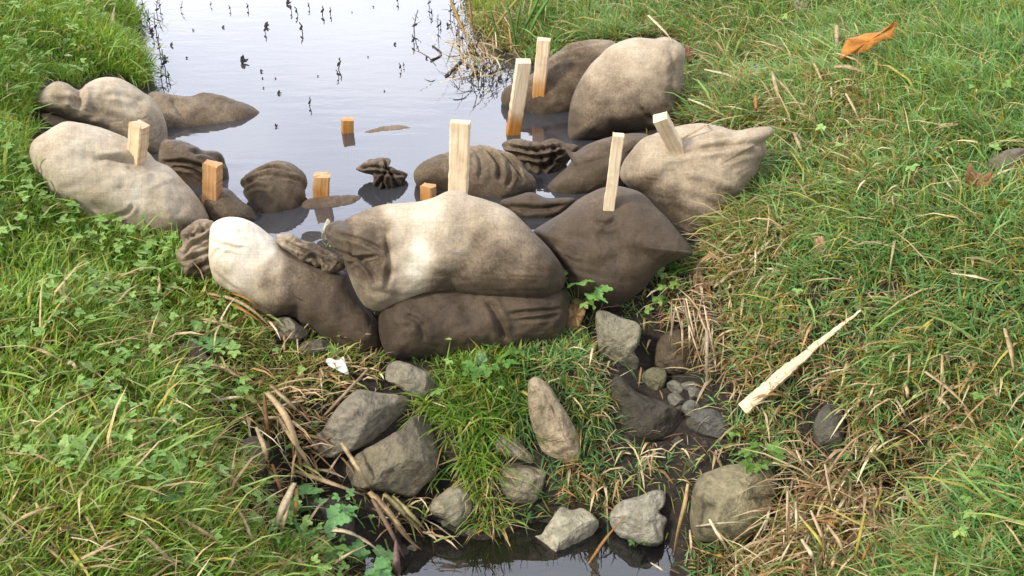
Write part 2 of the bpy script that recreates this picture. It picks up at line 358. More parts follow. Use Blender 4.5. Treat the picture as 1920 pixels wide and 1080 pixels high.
def H(x, y):
    x = np.asarray(x, float); y = np.asarray(y, float)
    i = np.clip(np.searchsorted(GX, x) - 1, 0, len(GX) - 2); j = np.clip(np.searchsorted(GY, y) - 1, 0, len(GY) - 2)
    fx = np.clip((x - GX[i]) / (GX[i + 1] - GX[i]), 0, 1); fy = np.clip((y - GY[j]) / (GY[j + 1] - GY[j]), 0, 1)
    return (ZG[j, i] * (1 - fx) + ZG[j, i + 1] * fx) * (1 - fy) + (ZG[j + 1, i] * (1 - fx) + ZG[j + 1, i + 1] * fx) * fy
def hit(px, lift=0.0, floor=None):
    """first point of each pixel's ray on the ground (or on the water level given as floor)"""
    d = rays(px); t = np.full(len(d), 1.2); done = np.zeros(len(d), bool)
    for _ in range(900):
        P = CAMP + d * t[:, None]; h = H(P[:, 0], P[:, 1]) + lift
        if floor is not None: h = np.maximum(h, floor)
        done |= P[:, 2] <= h
        if done.all(): break
        t = np.where(done, t, t + .01)
    return CAMP + d * t[:, None]
nx, ny = len(GX), len(GY)
idx = np.arange(nx * ny).reshape(ny, nx)
gq = np.stack([idx[:-1, :-1], idx[:-1, 1:], idx[1:, 1:], idx[1:, :-1]], -1).reshape(-1, 4)
gpx = to_px(np.stack([xf, np.maximum(yf, .3), ZZ], 1))
green = np.clip((np.abs(xf) - 1.6) / 1.2, 0, 1) * (ZZ > 0) * .8
green = np.where((np.abs(xf) > 3) | (yf > 7), np.where(ZZ > .01, .9, 0), green)
link('ground', mesh_np('ground', np.stack([xf, yf, ZZ], 1), gq, None, M_SOIL, True, {'green': green}), kind='structure')
def prism(name, poly, z, depth, mat):
    poly = np.asarray(poly, float); n = len(poly)
    V = np.vstack([np.c_[poly, np.full(n, z)], np.c_[poly, np.full(n, z - depth)]])
    me = bpy.data.meshes.new(name)
    me.from_pydata([tuple(v) for v in V], [], [list(range(n)), list(range(2 * n - 1, n - 1, -1))] + [[i + n, (i + 1) % n + n, (i + 1) % n, i] for i in range(n)])
    me.materials.append(mat); me.update()
    import bmesh
    bm = bmesh.new(); bm.from_mesh(me); bmesh.ops.recalc_face_normals(bm, faces=bm.faces); bm.to_mesh(me); bm.free()
    return link(name, me, kind='structure')
dam_px = [(230, 330), (330, 452), (430, 478), (520, 470), (560, 474), (600, 478), (660, 484), (760, 486), (850, 484), (960, 470), (1020, 450), (1110, 405), (1200, 340), (1270, 270)]
dam = at_z(dam_px, 0)[:, :2]
prism('pond_water', [(-3.2, 60), (-3.2, 6)] + [(-2.6, 4.6)] + [tuple(p) for p in dam] + [(1.3, 5.2), (1.5, 7), (1.5, 60)], 0.0, .9, M_WATER)
prism('stream_water', [(-.75, -30), (.9, -30), (.95, 1.0), (1.0, 2.1), (.85, 2.45), (.1, 2.62), (-.4, 2.55), (-.8, 2.3), (-.8, 1.0)], ZS, .6, M_STREAM)

# ------------------------------------------------------------------ swollen shapes (sacks, stones)
ALL_OUT = []   # outlines whose footprint carries no grass
def swell(outline, centre, depth, prof=2.3, power=.5, n=240, rings=40, tilt=0.0, spine=None, back=.8, seed=0, lump=.012, lump2=.004, wrinkle=0.0,
          creases=(), tones=None, facets=0, shrink=.55, freq=5.0):
    """a closed plump body whose section across the line of sight is the outline, with real thickness to both sides.
    centre = (pixel x, pixel y, world Y)"""
    B2 = smooth_closed(outline, n)
    n0 = rays([centre[:2]])[0]; n0 /= np.linalg.norm(n0)
    Cw = at_y([centre[:2]], centre[2])[0]
    nn = -n0; ca, sa = math.cos(tilt), math.sin(tilt); right = np.array([1., 0, 0])
    nn = nn * ca + np.cross(right, nn) * sa
    upv = np.cross(nn, right); upv /= np.linalg.norm(upv); right = np.cross(upv, nn)
    def plane(p2):
        d = rays(p2); t = ((Cw - CAMP) @ nn) / (d @ nn); return CAMP + d * t[:, None]
    B = plane(B2); uvB = np.stack([(B - Cw) @ right, (B - Cw) @ upv], 1)
    if spine is None:
        mu = uvB.mean(0); ev, evec = np.linalg.eigh(np.cov((uvB - mu).T)); ax = evec[:, 1]
        ha = (((uvB - mu) @ ax).max() - ((uvB - mu) @ ax).min()) / 2; hb = (((uvB - mu) @ evec[:, 0]).max() - ((uvB - mu) @ evec[:, 0]).min()) / 2
        sl = max(0, ha - hb) * .9; sp = np.array([mu - ax * sl, mu + ax * sl])
    else:
        S = plane(spine); sp = np.stack([(S - Cw) @ right, (S - Cw) @ upv], 1)
    # nearest point on the spine polyline
    best = None
    for a, b in zip(sp[:-1], sp[1:]):
        ab = b - a; tt = np.clip(((uvB - a) @ ab) / max(ab @ ab, 1e-9), 0, 1); q = a + tt[:, None] * ab; dd = np.linalg.norm(uvB - q, axis=1)
        if best is None: best = (dd, q)
        else:
            m = dd < best[0]; best = (np.where(m, dd, best[0]), np.where(m[:, None], q, best[1]))
    q = best[1]
    for _ in range(4): q = (np.roll(q, 1, 0) + q * 2 + np.roll(q, -1, 0)) / 4
    ts = np.linspace(0, 1, rings); ts = .45 * ts + .55 * np.sin(ts * math.pi / 2)
    V = []; UV = []; T = []; SG = []
    for sgn, order in ((1, ts), (-1, ts[::-1][1:])):
        for t in order:
            uv = q + (uvB - q) * t; h = (1 - min(t, 1) ** prof) ** power if t < 1 else 0
            V.append(uv); T.append(np.full(n, t)); SG.append(np.full(n, h * (depth if sgn > 0 else -depth * back)))
    UV = np.vstack(V); T = np.concatenate(T); off = np.concatenate(SG)
    P = Cw + UV[:, :1] * right + UV[:, 1:] * upv + off[:, None] * nn
    # outward direction for relief
    rad = np.vstack([np.tile(uvB - q, (1, 1))] * (2 * rings - 1)); rad /= np.linalg.norm(rad, axis=1, keepdims=True) + 1e-9
    k = T[:, None] ** 3; nd = (right * rad[:, :1] + upv * rad[:, 1:]) * k + nn * np.sign(off + 1e-9)[:, None] * (1 - k)
    nd /= np.linalg.norm(nd, axis=1, keepdims=True)
    edge = 1 - .72 * T ** 6
    rel = lump * fbm(P * freq, seed, 3) + lump2 * fbm(P * freq * 5.0, seed + 5, 2)
    if wrinkle:
        wp = P * 7 + .5 * np.stack([vnoise(P * 6, seed + 21), vnoise(P * 6, seed + 22), vnoise(P * 6, seed + 23)], 1)
        for f_, a_ in ((1.0, 1.0), (2.1, .55)):
            rv = np.abs(vnoise(wp * f_ * np.array([.8, .8, 1.6]), seed + 24)); msk = np.clip(.5 + vnoise(P * 5, seed + 25), 0, 1)
            rel = rel - wrinkle * a_ * np.exp(-(rv / .11) ** 2) * msk + wrinkle * a_ * .5 * np.exp(-((rv - .3) / .14) ** 2) * msk
    for (pl, w, dep) in creases:
        Cq = plane(pl); cu = np.stack([(Cq - Cw) @ right, (Cq - Cw) @ upv], 1); cu = smooth_open(cu, 14); dmin = np.full(len(UV), 9.)
        wob = .35 * w * fbm(np.c_[UV * 30, UV[:, :1] * 0], seed + 9, 2)
        fade = np.ones(len(UV))
        for i_, (a, b) in enumerate(zip(cu[:-1], cu[1:])):
            ab = b - a; tt = np.clip(((UV - a) @ ab) / max(ab @ ab, 1e-9), 0, 1); dd = np.linalg.norm(UV - a - tt[:, None] * ab, axis=1)
            s_ = (i_ + tt) / 13; f_ = np.clip(np.minimum(s_, 1 - s_) * 6 + .25, 0, 1)
            m = dd < dmin; dmin = np.where(m, dd, dmin); fade = np.where(m, f_, fade)
        dmin = np.abs(dmin + wob)
        rel = rel + fade * (off >= 0) * (-dep * np.exp(-(dmin / w) ** 2) + .45 * dep * np.exp(-((dmin - 2.1 * w) / (1.1 * w)) ** 2))
    P = P + nd * (rel * edge)[:, None]
    if facets:
        rg = np.random.default_rng(seed + 77); R = np.linalg.norm(uvB, axis=1).mean()
        cen = Cw + right * uvB[:, 0].mean() + upv * uvB[:, 1].mean()
        for _ in range(facets):
            d = rg.normal(size=3); d /= np.linalg.norm(d)
            d = nn * rg.uniform(.6, 1.2) + (right * rg.normal() + upv * rg.normal()) * .55; d /= np.linalg.norm(d)
            s = (P - cen) @ d; lim = np.quantile(s, rg.uniform(.80, .94)); ex = np.maximum(s - lim, 0); P = P - (ex * .93)[:, None] * d
        P = P + nd * (.0045 * fbm(P * 38, seed + 3, 3) * edge)[:, None]
    P = P[:]
    nr = 2 * rings - 1; ii = np.arange(n); qd = []
    for r in range(nr - 1):
        a = r * n; qd.append(np.stack([a + ii, a + n + ii, a + n + (ii + 1) % n, a + (ii + 1) % n], 1))
    qd = np.vstack(qd)[:, ::-1]
    pp = plane_px = None
    tone = None
    if tones is not None:
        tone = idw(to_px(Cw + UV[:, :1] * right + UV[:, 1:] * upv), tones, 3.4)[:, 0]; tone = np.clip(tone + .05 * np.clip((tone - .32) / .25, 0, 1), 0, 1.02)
    return P, qd, UV, tone
def yz(px, py, z): return float(at_z([(px, py)], z)[0, 1])

SACKS = {}
from mathutils.bvhtree import BVHTree
BODIES = []; _tree = [None, -1]
def solid_hit(px, lift=0.0, floor=None, grow=0.0):
    """like hit, but a sack or stone in front of the ground is met first"""
    if _tree[1] != len(BODIES):
        V = []; Q = []; b = 0
        for P_, q_ in BODIES: V.append(P_); Q.append(np.asarray(q_) + b); b += len(P_)
        _tree[0] = BVHTree.FromPolygons(np.vstack(V).tolist(), np.vstack(Q).tolist()); _tree[1] = len(BODIES)
    g = hit(px, lift, floor); d = rays(px)
    for i in range(len(g)):
        dv = Vector(d[i]).normalized(); h = _tree[0].ray_cast(Vector(CAMP), dv)
        if h[0] is not None and h[3] < np.linalg.norm(g[i] - CAMP): g[i] = np.array(h[0] - dv * (lift * .6))
    return g
def solid_y(px, py, back=.02): return float(solid_hit([(px, py)])[0, 1]) + back
def sack(label, outline, c, z, depth, tones, creases=(), group=None, parent=None, name='sandbag', cat='sandbag', dy=0, **kw):
    if parent is None: ALL_OUT.append(outline)
    P, qd, UV, tone = swell(outline, (c[0], c[1], yz(c[0], c[1], z) + dy), depth, tones=tones, creases=creases, seed=len(SACKS) * 13 + 1, **dict({'wrinkle': .0022, 'lump2': .0035, 'lump': .009}, **kw))
    BODIES.append((P, qd))
    SACKS[len(SACKS)] = outline
    V, o = recentre(P)
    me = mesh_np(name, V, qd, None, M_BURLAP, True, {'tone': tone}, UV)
    if parent is not None:
        ob = link(name, me, label=label, parent=parent); ob.location = Vector(o) - parent.location; return ob
    return link(name, me, label, cat, group, loc=o)

G_DRY = 'sandbags heaped on the banks and across the dam'
# centre of the dam
centre_out = C2([(190, 640), (150, 655), (132, 700), (160, 755), (200, 800), (215, 850), (240, 920), (270, 980), (305, 1022), (360, 1042), (420, 1032), (500, 1002), (580, 972), (650, 962), (720, 968), (800, 983), (900, 995), (1000, 998), (1090, 990), (1150, 970), (1190, 930), (1200, 880), (1175, 820), (1130, 760), (1090, 720), (1050, 680), (1010, 640), (960, 590), (900, 560), (830, 535), (770, 520), (740, 503), (690, 498), (650, 508), (600, 530), (540, 545), (470, 550), (380, 560), (310, 580), (250, 605)])
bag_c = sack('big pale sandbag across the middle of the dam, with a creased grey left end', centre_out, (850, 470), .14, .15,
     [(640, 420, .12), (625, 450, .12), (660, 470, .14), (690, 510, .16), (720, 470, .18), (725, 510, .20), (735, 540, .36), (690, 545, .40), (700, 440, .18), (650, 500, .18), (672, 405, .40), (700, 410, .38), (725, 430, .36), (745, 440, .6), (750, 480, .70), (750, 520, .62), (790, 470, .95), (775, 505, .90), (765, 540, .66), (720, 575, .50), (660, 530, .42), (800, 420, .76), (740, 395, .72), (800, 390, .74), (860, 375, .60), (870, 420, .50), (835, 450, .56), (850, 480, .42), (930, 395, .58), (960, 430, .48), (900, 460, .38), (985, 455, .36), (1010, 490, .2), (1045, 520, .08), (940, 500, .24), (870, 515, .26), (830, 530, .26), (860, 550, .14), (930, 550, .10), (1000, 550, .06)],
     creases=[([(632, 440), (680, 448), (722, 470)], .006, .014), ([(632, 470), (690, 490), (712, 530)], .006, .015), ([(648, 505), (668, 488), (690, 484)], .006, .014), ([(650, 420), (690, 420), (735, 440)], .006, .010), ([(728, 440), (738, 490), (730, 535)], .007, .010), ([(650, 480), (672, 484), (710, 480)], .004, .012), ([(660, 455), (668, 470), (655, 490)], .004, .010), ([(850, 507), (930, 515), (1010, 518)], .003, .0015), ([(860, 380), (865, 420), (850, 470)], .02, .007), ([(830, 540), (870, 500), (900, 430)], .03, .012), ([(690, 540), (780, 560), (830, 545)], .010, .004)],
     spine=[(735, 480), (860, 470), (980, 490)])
# wet bag under it
low_out = [(712, 600), (735, 560), (800, 535), (900, 530), (1000, 535), (1060, 545), (1068, 580), (1062, 612), (1030, 640), (980, 652), (900, 662), (820, 672), (760, 674), (725, 660)]
sack('soaked dark brown sandbag lying under the big pale one, its face glistening above the grass', low_out, (890, 605), -.06, .13,
     [(720, 640, .02), (780, 600, .06), (850, 590, .10), (900, 620, .12), (960, 600, .13), (1030, 590, .05), (1000, 630, .10), (820, 650, .03)],
     creases=[([(912, 565), (930, 590), (945, 640)], .010, .022), ([(950, 590), (1000, 585), (1050, 580)], .006, .01), ([(760, 590), (790, 600), (800, 640)], .01, .01), ([(970, 600), (1010, 598), (1050, 590)], .006, .008)], lump=.02, lump2=.006, dy=.02)
# front left
fl_out = C5([(270, 130), (300, 95), (360, 75), (430, 80), (490, 100), (540, 130), (590, 170), (630, 205), (680, 250), (740, 290), (800, 320), (880, 352), (985, 370), (1010, 400), (1050, 470), (1100, 550), (1150, 610), (1190, 680), (1212, 750), (1200, 790), (1160, 818), (1080, 822), (980, 785), (900, 742), (830, 692), (760, 645), (700, 612), (640, 615), (590, 622), (540, 595), (500, 555), (440, 512), (370, 472), (310, 432), (280, 380), (262, 300), (262, 210)])
bag_fl = sack('sandbag with bleached white top, dark wet lower end and tied neck in the grass', fl_out, (530, 530), .03, .125,
     [(400, 440, .88), (430, 415, .95), (470, 430, .95), (420, 480, .88), (470, 480, .93), (450, 520, .84), (420, 520, .7), (500, 470, .93), (520, 500, .66), (470, 550, .62), (510, 540, .40), (480, 580, .3), (540, 510, .30), (555, 480, .35), (560, 560, .16), (600, 520, .17), (650, 560, .14), (620, 610, .10), (690, 620, .08), (710, 650, .05), (530, 590, .12)],
     creases=[([(396, 450), (420, 462), (460, 470)], .006, .008), ([(395, 490), (410, 470), (430, 462)], .006, .006), ([(400, 420), (425, 435), (470, 440)], .006, .005), ([(402, 510), (420, 530), (450, 545)], .006, .006), ([(540, 595), (560, 570), (545, 530)], .02, .01), ([(600, 480), (640, 510), (680, 570)], .02, .006)],
     spine=[(450, 480), (560, 560), (670, 610)])
neck_out = C5([(300, 120), (235, 92), (195, 98), (150, 130), (112, 165), (120, 230), (95, 270), (105, 330), (140, 390), (220, 395), (300, 390), (320, 250)])
ALL_OUT.append(neck_out)
nk = [([(395, 425), (370, 435), (345, 450)], .006, .014), ([(395, 440), (365, 455), (340, 478)], .006, .016), ([(398, 470), (370, 478), (345, 490)], .006, .016), ([(395, 490), (375, 500), (355, 510)], .007, .014), ([(375, 418), (385, 432), (368, 446), (355, 436), (368, 424)], .005, .013)]
sack('frayed gathered neck tied off in loops', neck_out, (370, 462), .10, .055, [(380, 430, .42), (350, 450, .40), (380, 470, .55), (350, 490, .38), (370, 500, .18), (395, 500, .4)], creases=nk, parent=bag_fl, name='tied_neck', lump=.016, lump2=.008, freq=9)
# gathered mouth of the centre bag
ear_out = C2([(195, 635), (150, 640), (125, 665), (128, 710), (155, 750), (195, 790), (225, 800), (260, 770), (270, 700), (240, 650)])
sack('puckered mouth of the sack', ear_out, (640, 448), .17, .05, [(620, 440, .14), (650, 450, .16), (640, 470, .10)], creases=[([(618, 430), (640, 445), (665, 455)], .005, .012), ([(616, 445), (640, 460), (665, 465)], .005, .013), ([(640, 420), (650, 440), (668, 450)], .005, .012), ([(628, 465), (645, 470), (670, 472)], .005, .01)], parent=bag_c, name='gathered_mouth', dy=-.03, lump=.012, lump2=.006, freq=10)
# rolled empty sacking between the two
roll_out = C5([(640, 178), (690, 180), (760, 203), (840, 228), (920, 268), (985, 300), (1000, 335), (970, 362), (890, 367), (865, 342), (800, 322), (750, 302), (700, 262), (650, 218)])
sack('twisted roll of empty sacking wedged between the white-topped bag and the big pale bag', roll_out, (588, 476), .12, .035,
     [(530, 448, .55), (545, 455, .45), (580, 470, .33), (620, 480, .30), (630, 495, .24)], creases=[([(530, 450), (570, 470), (620, 495)], .006, .012), ([(550, 450), (590, 465), (640, 490)], .005, .010), ([(575, 482), (590, 480), (605, 500)], .005, .012)], name='empty_sacking', cat='sacking', lump=.012, lump2=.006, freq=11)
# right front dark bag
rd_out = C3([(240, 940), (300, 900), (370, 860), (430, 810), (500, 770), (560, 748), (620, 740), (690, 755), (740, 780), (790, 830), (840, 880), (890, 940), (940, 1005), (950, 1035)]) + [(1296, 478), (1240, 502), (1200, 547), (1160, 572), (1110, 577), (1068, 562), (1040, 515), (1018, 475), (1000, 442)]
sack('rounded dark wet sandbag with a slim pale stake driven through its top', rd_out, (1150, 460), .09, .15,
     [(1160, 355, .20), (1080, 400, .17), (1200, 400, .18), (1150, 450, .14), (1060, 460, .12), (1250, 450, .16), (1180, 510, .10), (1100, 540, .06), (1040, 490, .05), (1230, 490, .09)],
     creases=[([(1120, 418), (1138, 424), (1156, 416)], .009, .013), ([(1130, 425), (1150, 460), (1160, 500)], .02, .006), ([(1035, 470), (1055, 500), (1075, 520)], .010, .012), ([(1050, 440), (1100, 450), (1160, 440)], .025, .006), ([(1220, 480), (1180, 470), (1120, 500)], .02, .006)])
# right tan bag
rt_out = C3([(640, 640), (680, 580), (730, 530), (790, 505), (850, 480), (920, 465), (1000, 460), (1080, 472), (1150, 492), (1220, 480), (1300, 474), (1322, 500), (1285, 540), (1288, 590), (1262, 630), (1240, 690), (1205, 745), (1180, 800), (1140, 845), (1100, 895), (1060, 955), (1010, 1015), (960, 1038), (930, 1000), (880, 930), (830, 870), (780, 820), (720, 775), (660, 740), (630, 700)])
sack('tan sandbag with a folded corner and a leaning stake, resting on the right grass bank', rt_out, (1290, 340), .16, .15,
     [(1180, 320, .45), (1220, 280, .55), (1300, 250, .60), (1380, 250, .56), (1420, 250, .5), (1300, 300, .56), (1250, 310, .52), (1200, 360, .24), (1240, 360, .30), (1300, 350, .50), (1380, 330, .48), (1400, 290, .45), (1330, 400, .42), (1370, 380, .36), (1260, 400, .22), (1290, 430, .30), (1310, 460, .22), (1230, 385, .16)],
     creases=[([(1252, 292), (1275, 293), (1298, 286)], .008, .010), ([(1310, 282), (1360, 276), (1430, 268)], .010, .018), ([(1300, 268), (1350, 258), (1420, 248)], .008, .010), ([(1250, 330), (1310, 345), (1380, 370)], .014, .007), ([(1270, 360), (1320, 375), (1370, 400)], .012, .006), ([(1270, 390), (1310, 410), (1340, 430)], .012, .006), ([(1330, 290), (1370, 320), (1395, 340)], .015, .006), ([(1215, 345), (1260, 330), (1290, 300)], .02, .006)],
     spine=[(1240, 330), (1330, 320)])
# back right tan bag
rb_out = C3([(395, 500), (400, 420), (420, 330), (460, 250), (520, 170), (580, 118), (640, 88), (700, 73), (780, 78), (840, 68), (890, 88), (922, 130), (918, 200), (912, 300), (885, 370), (905, 440), (860, 490), (780, 502), (700, 500), (620, 502), (560, 530), (480, 548), (420, 560), (385, 548)])
sack('tan sandbag standing highest at the back of the right bank with grey lower half', rb_out, (1175, 165), .17, .19,
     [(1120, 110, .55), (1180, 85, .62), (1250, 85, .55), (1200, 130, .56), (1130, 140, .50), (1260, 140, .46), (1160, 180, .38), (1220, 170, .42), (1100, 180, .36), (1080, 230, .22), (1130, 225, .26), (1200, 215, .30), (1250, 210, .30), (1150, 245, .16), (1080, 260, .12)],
     creases=[([(1200, 200), (1215, 218), (1235, 232)], .008, .014), ([(1110, 100), (1150, 120), (1210, 125)], .02, .006), ([(1190, 90), (1230, 120), (1265, 190)], .02, .007), ([(1090, 190), (1140, 200), (1190, 195)], .02, .006), ([(1258, 90), (1262, 130), (1255, 180)], .012, .008)])
rw_out = C3([(92, 355), (110, 310), (170, 285), (260, 230), (330, 165), (400, 120), (480, 100), (550, 95), (610, 105), (640, 160), (600, 260), (520, 360), (420, 435), (350, 462), (290, 474), (240, 455), (180, 430), (115, 400)])
sack('brown wet sandbag half in the water behind the highest right bag, square stake before it', rw_out, (1040, 165), .06, .13,
     [(950, 190, .18), (1000, 160, .28), (1060, 110, .34), (1120, 85, .42), (1050, 190, .24), (1010, 220, .16), (1090, 150, .24)],
     creases=[([(1050, 110), (1090, 100), (1130, 92)], .012, .014), ([(1030, 140), (1060, 130), (1100, 130)], .012, .010), ([(990, 180), (1030, 180), (1060, 200)], .015, .006)], tilt=-.4)
# wet bags between
mw_out = C3([(370, 545), (420, 590), (480, 558), (560, 528), (640, 508), (730, 505), (770, 530), (720, 590), (680, 680), (640, 750), (580, 790), (480, 820), (400, 830), (310, 800), (290, 755), (340, 700), (395, 650), (415, 610)])
sack('long wet brown sandbag between the highest right bag and the rounded dark one', mw_out, (1120, 315), .05, .12,
     [(1100, 280, .22), (1180, 260, .22), (1150, 310, .18), (1060, 340, .18), (1090, 360, .10), (1040, 370, .10)], creases=[([(1060, 330), (1120, 300), (1190, 275)], .02, .007), ([(1090, 290), (1130, 280), (1170, 262)], .015, .006)])
sw_out = C3([(90, 815), (150, 790), (230, 770), (300, 795), (420, 795), (415, 830), (350, 872), (290, 912), (240, 940), (200, 905), (150, 865)])
sack('low dark sandbag end awash between the big pale bag and the rounded dark one', sw_out, (1005, 395), .005, .05, [(960, 390, .14), (1060, 380, .10), (1010, 400, .10)], creases=[([(950, 385), (1000, 395), (1060, 385)], .01, .012)])
fb_out = C2([(518, 430), (548, 388), (600, 360), (660, 340), (740, 318), (820, 303), (880, 318), (940, 338), (995, 380), (1035, 420), (1068, 462), (1050, 505), (1000, 525), (950, 555), (880, 570), (780, 560), (690, 520), (600, 490), (540, 475)])
sack('folded brown sandbag rising from the water behind the tallest stake', fb_out, (900, 330), .035, .10,
     [(800, 330, .26), (860, 320, .32), (900, 300, .40), (940, 310, .36), (980, 330, .30), (950, 350, .24), (890, 360, .2), (810, 350, .2)],
     creases=[([(905, 285), (935, 320), (935, 355)], .008, .024), ([(925, 288), (960, 320), (978, 352)], .008, .024), ([(940, 290), (980, 315), (998, 340)], .007, .020), ([(890, 290), (905, 320), (900, 355)], .010, .014), ([(820, 310), (850, 300), (890, 292)], .012, .012), ([(950, 320), (960, 345), (950, 365)], .007, .016)], lump=.016, tilt=-.4)
cf_out = C3([(108, 545), (170, 528), (260, 545), (330, 528), (385, 545), (445, 560), (425, 600), (385, 660), (330, 722), (270, 732), (228, 690), (205, 640), (158, 600), (110, 578)])
sack('crumpled dark heap of sacking awash beside the folded brown bag', cf_out, (1010, 300), .02, .06,
     [(950, 270, .30), (1000, 280, .26), (1040, 275, .22), (1010, 310, .10), (1040, 300, .06), (1000, 330, .10)],
     creases=[([(950, 275), (1000, 285), (1060, 272)], .007, .022), ([(960, 285), (1010, 300), (1060, 285)], .007, .026), ([(985, 300), (1010, 315), (1040, 300)], .008, .026), ([(1000, 275), (1020, 300), (1015, 330)], .008, .024), ([(1040, 270), (1035, 300), (1020, 320)], .007, .022)], name='empty_sacking', cat='sacking', lump=.014, lump2=.006, freq=8, wrinkle=.013)
kn_out = C4([(1085, 372), (1140, 330), (1220, 290), (1320, 275), (1395, 278), (1402, 310), (1380, 350), (1420, 370), (1490, 385), (1555, 410), (1545, 455), (1500, 520), (1450, 572), (1390, 592), (1300, 560), (1250, 505), (1250, 430), (1180, 412)])
sack('twisted dark sack mouth poking out of the pond beside the folded brown bag', kn_out, (722, 330), .02, .06,
     [(680, 315, .30), (715, 302, .26), (735, 325, .20), (720, 345, .02), (755, 330, .08), (730, 360, .0)],
     creases=[([(672, 316), (700, 312), (725, 318)], .006, .018), ([(722, 300), (725, 325), (705, 350)], .006, .024), ([(725, 315), (738, 335), (745, 355)], .006, .026), ([(690, 322), (720, 325), (760, 328)], .006, .02), ([(715, 330), (720, 345), (722, 362)], .005, .02)], name='sack_mouth', cat='sacking', lump=.016, lump2=.006, freq=10, wrinkle=.012)
lw_out = C4([(50, 490), (150, 410), (250, 350), (340, 318), (420, 313), (500, 328), (570, 368), (640, 430), (662, 490), (655, 530), (640, 560), (645, 600), (650, 640), (640, 675), (600, 725), (580, 790), (500, 830), (350, 860), (200, 835), (155, 750), (115, 650), (75, 585), (95, 535)])
sack('brown sandbag with creased left end standing out of the pond by itself', lw_out, (512, 360), .03, .085,
     [(480, 330, .30), (520, 312, .32), (560, 330, .24), (500, 350, .26), (540, 370, .26), (500, 390, .18), (530, 405, .06), (465, 345, .08)],
     creases=[([(455, 348), (490, 330), (530, 335)], .006, .012), ([(458, 358), (490, 345), (530, 350), (570, 352)], .007, .010), ([(455, 365), (480, 365), (505, 372)], .006, .009), ([(500, 332), (520, 330), (545, 340)], .005, .010)], tilt=-.45)
sb_out = C4([(600, 690), (700, 650), (860, 635), (1000, 635), (1150, 645), (1150, 700), (1000, 765), (850, 775), (700, 775), (600, 745)])
sack('sandbag just below the water surface between the two short orange stakes', sb_out, (620, 388), -.016, .032, [(600, 385, .2), (680, 380, .22)], tilt=-.95, lump=.004)
rp_out = [(672, 256), (700, 246), (740, 239), (770, 244), (780, 250), (740, 258), (700, 262)]
sack('sunken sandbag whose crest just breaks the pond surface beside the farthest short stake', rp_out, (730, 250), -.020, .026, [(700, 250, .30), (760, 248, .34)], tilt=-1.0, lump=.003)
# left heap
lt_out = C1([(123, 640), (140, 590), (200, 550), (270, 515), (340, 520), (440, 545), (530, 580), (620, 640), (660, 680), (720, 710), (780, 770), (830, 830), (870, 890), (882, 930), (850, 965), (800, 985), (770, 1030), (700, 1025), (600, 1010), (480, 990), (400, 965), (300, 895), (230, 850), (180, 770), (138, 700)])
sack('largest pale sandbag in front of the left heap with a square stake in it', lt_out, (215, 345), .17, .16,
     [(70, 280, .58), (120, 250, .68), (180, 260, .70), (80, 320, .62), (160, 310, .70), (130, 350, .66), (250, 300, .62), (220, 340, .68), (290, 340, .66), (180, 380, .60), (250, 370, .78), (310, 380, .6), (230, 400, .62), (370, 400, .52), (300, 430, .46), (200, 430, .48), (120, 390, .52), (340, 440, .42)],
     creases=[([(185, 300), (215, 297), (245, 305)], .008, .020), ([(215, 405), (240, 396), (248, 383)], .006, .010), ([(170, 300), (230, 312), (290, 318)], .022, .012), ([(90, 270), (130, 290), (190, 300)], .03, .008), ([(130, 360), (180, 390), (240, 415)], .03, .008), ([(280, 310), (320, 350), (350, 400)], .03, .008)],
     spine=[(130, 310), (220, 350), (310, 400)])
lb_out = C1([(148, 432), (180, 380), (230, 343), (280, 350), (335, 378), (380, 345), (430, 328), (490, 328), (540, 348), (600, 388), (650, 420), (690, 490), (706, 560), (702, 640), (680, 680), (620, 670), (540, 610), (440, 560), (320, 520), (230, 485), (180, 465)])
sack('tan sandbag at the back of the left heap, pinched behind its left corner', lb_out, (195, 215), .13, .16,
     [(90, 170, .58), (120, 175, .48), (150, 190, .52), (110, 200, .44), (190, 160, .66), (230, 165, .68), (250, 200, .62), (200, 195, .56), (180, 220, .50), (280, 210, .55), (300, 260, .46), (280, 280, .42), (120, 210, .42), (240, 245, .48)],
     creases=[([(140, 165), (150, 180), (145, 205)], .016, .028), ([(195, 178), (230, 180), (270, 192)], .012, .010), ([(190, 190), (225, 198), (265, 200)], .014, .007), ([(95, 185), (115, 190), (150, 190)], .012, .010), ([(160, 200), (200, 215), (260, 250)], .02, .006)], shrink=.5)
lc_out = C1([(118, 495), (160, 475), (240, 488), (330, 508), (300, 540), (240, 560), (190, 562), (140, 525)])
sack('small tan corner of a sandbag showing between the two left bags and the grass', lc_out, (95, 228), .14, .05, [(70, 222, .48), (120, 230, .44)])
ls_out = C1([(600, 430), (640, 402), (720, 417), (790, 425), (870, 414), (950, 420), (1030, 445), (1090, 470), (1117, 503), (1080, 535), (1000, 552), (900, 567), (770, 582), (720, 560), (640, 560)])
sack('brown sandbag lying low in the pond behind the left heap', ls_out, (390, 217), .0, .07,
     [(300, 200, .34), (350, 210, .38), (400, 200, .30), (450, 205, .22), (490, 220, .2), (400, 230, .30), (370, 245, .24)], creases=[([(320, 205), (340, 230), (350, 245)], .012, .010), ([(350, 195), (380, 210), (430, 215)], .02, .006)], tilt=-.85)
lx_out = C1([(680, 600), (720, 588), (790, 600), (850, 632), (920, 648), (952, 700), (965, 760), (935, 800), (880, 850), (820, 840), (770, 795), (720, 745), (670, 690)])
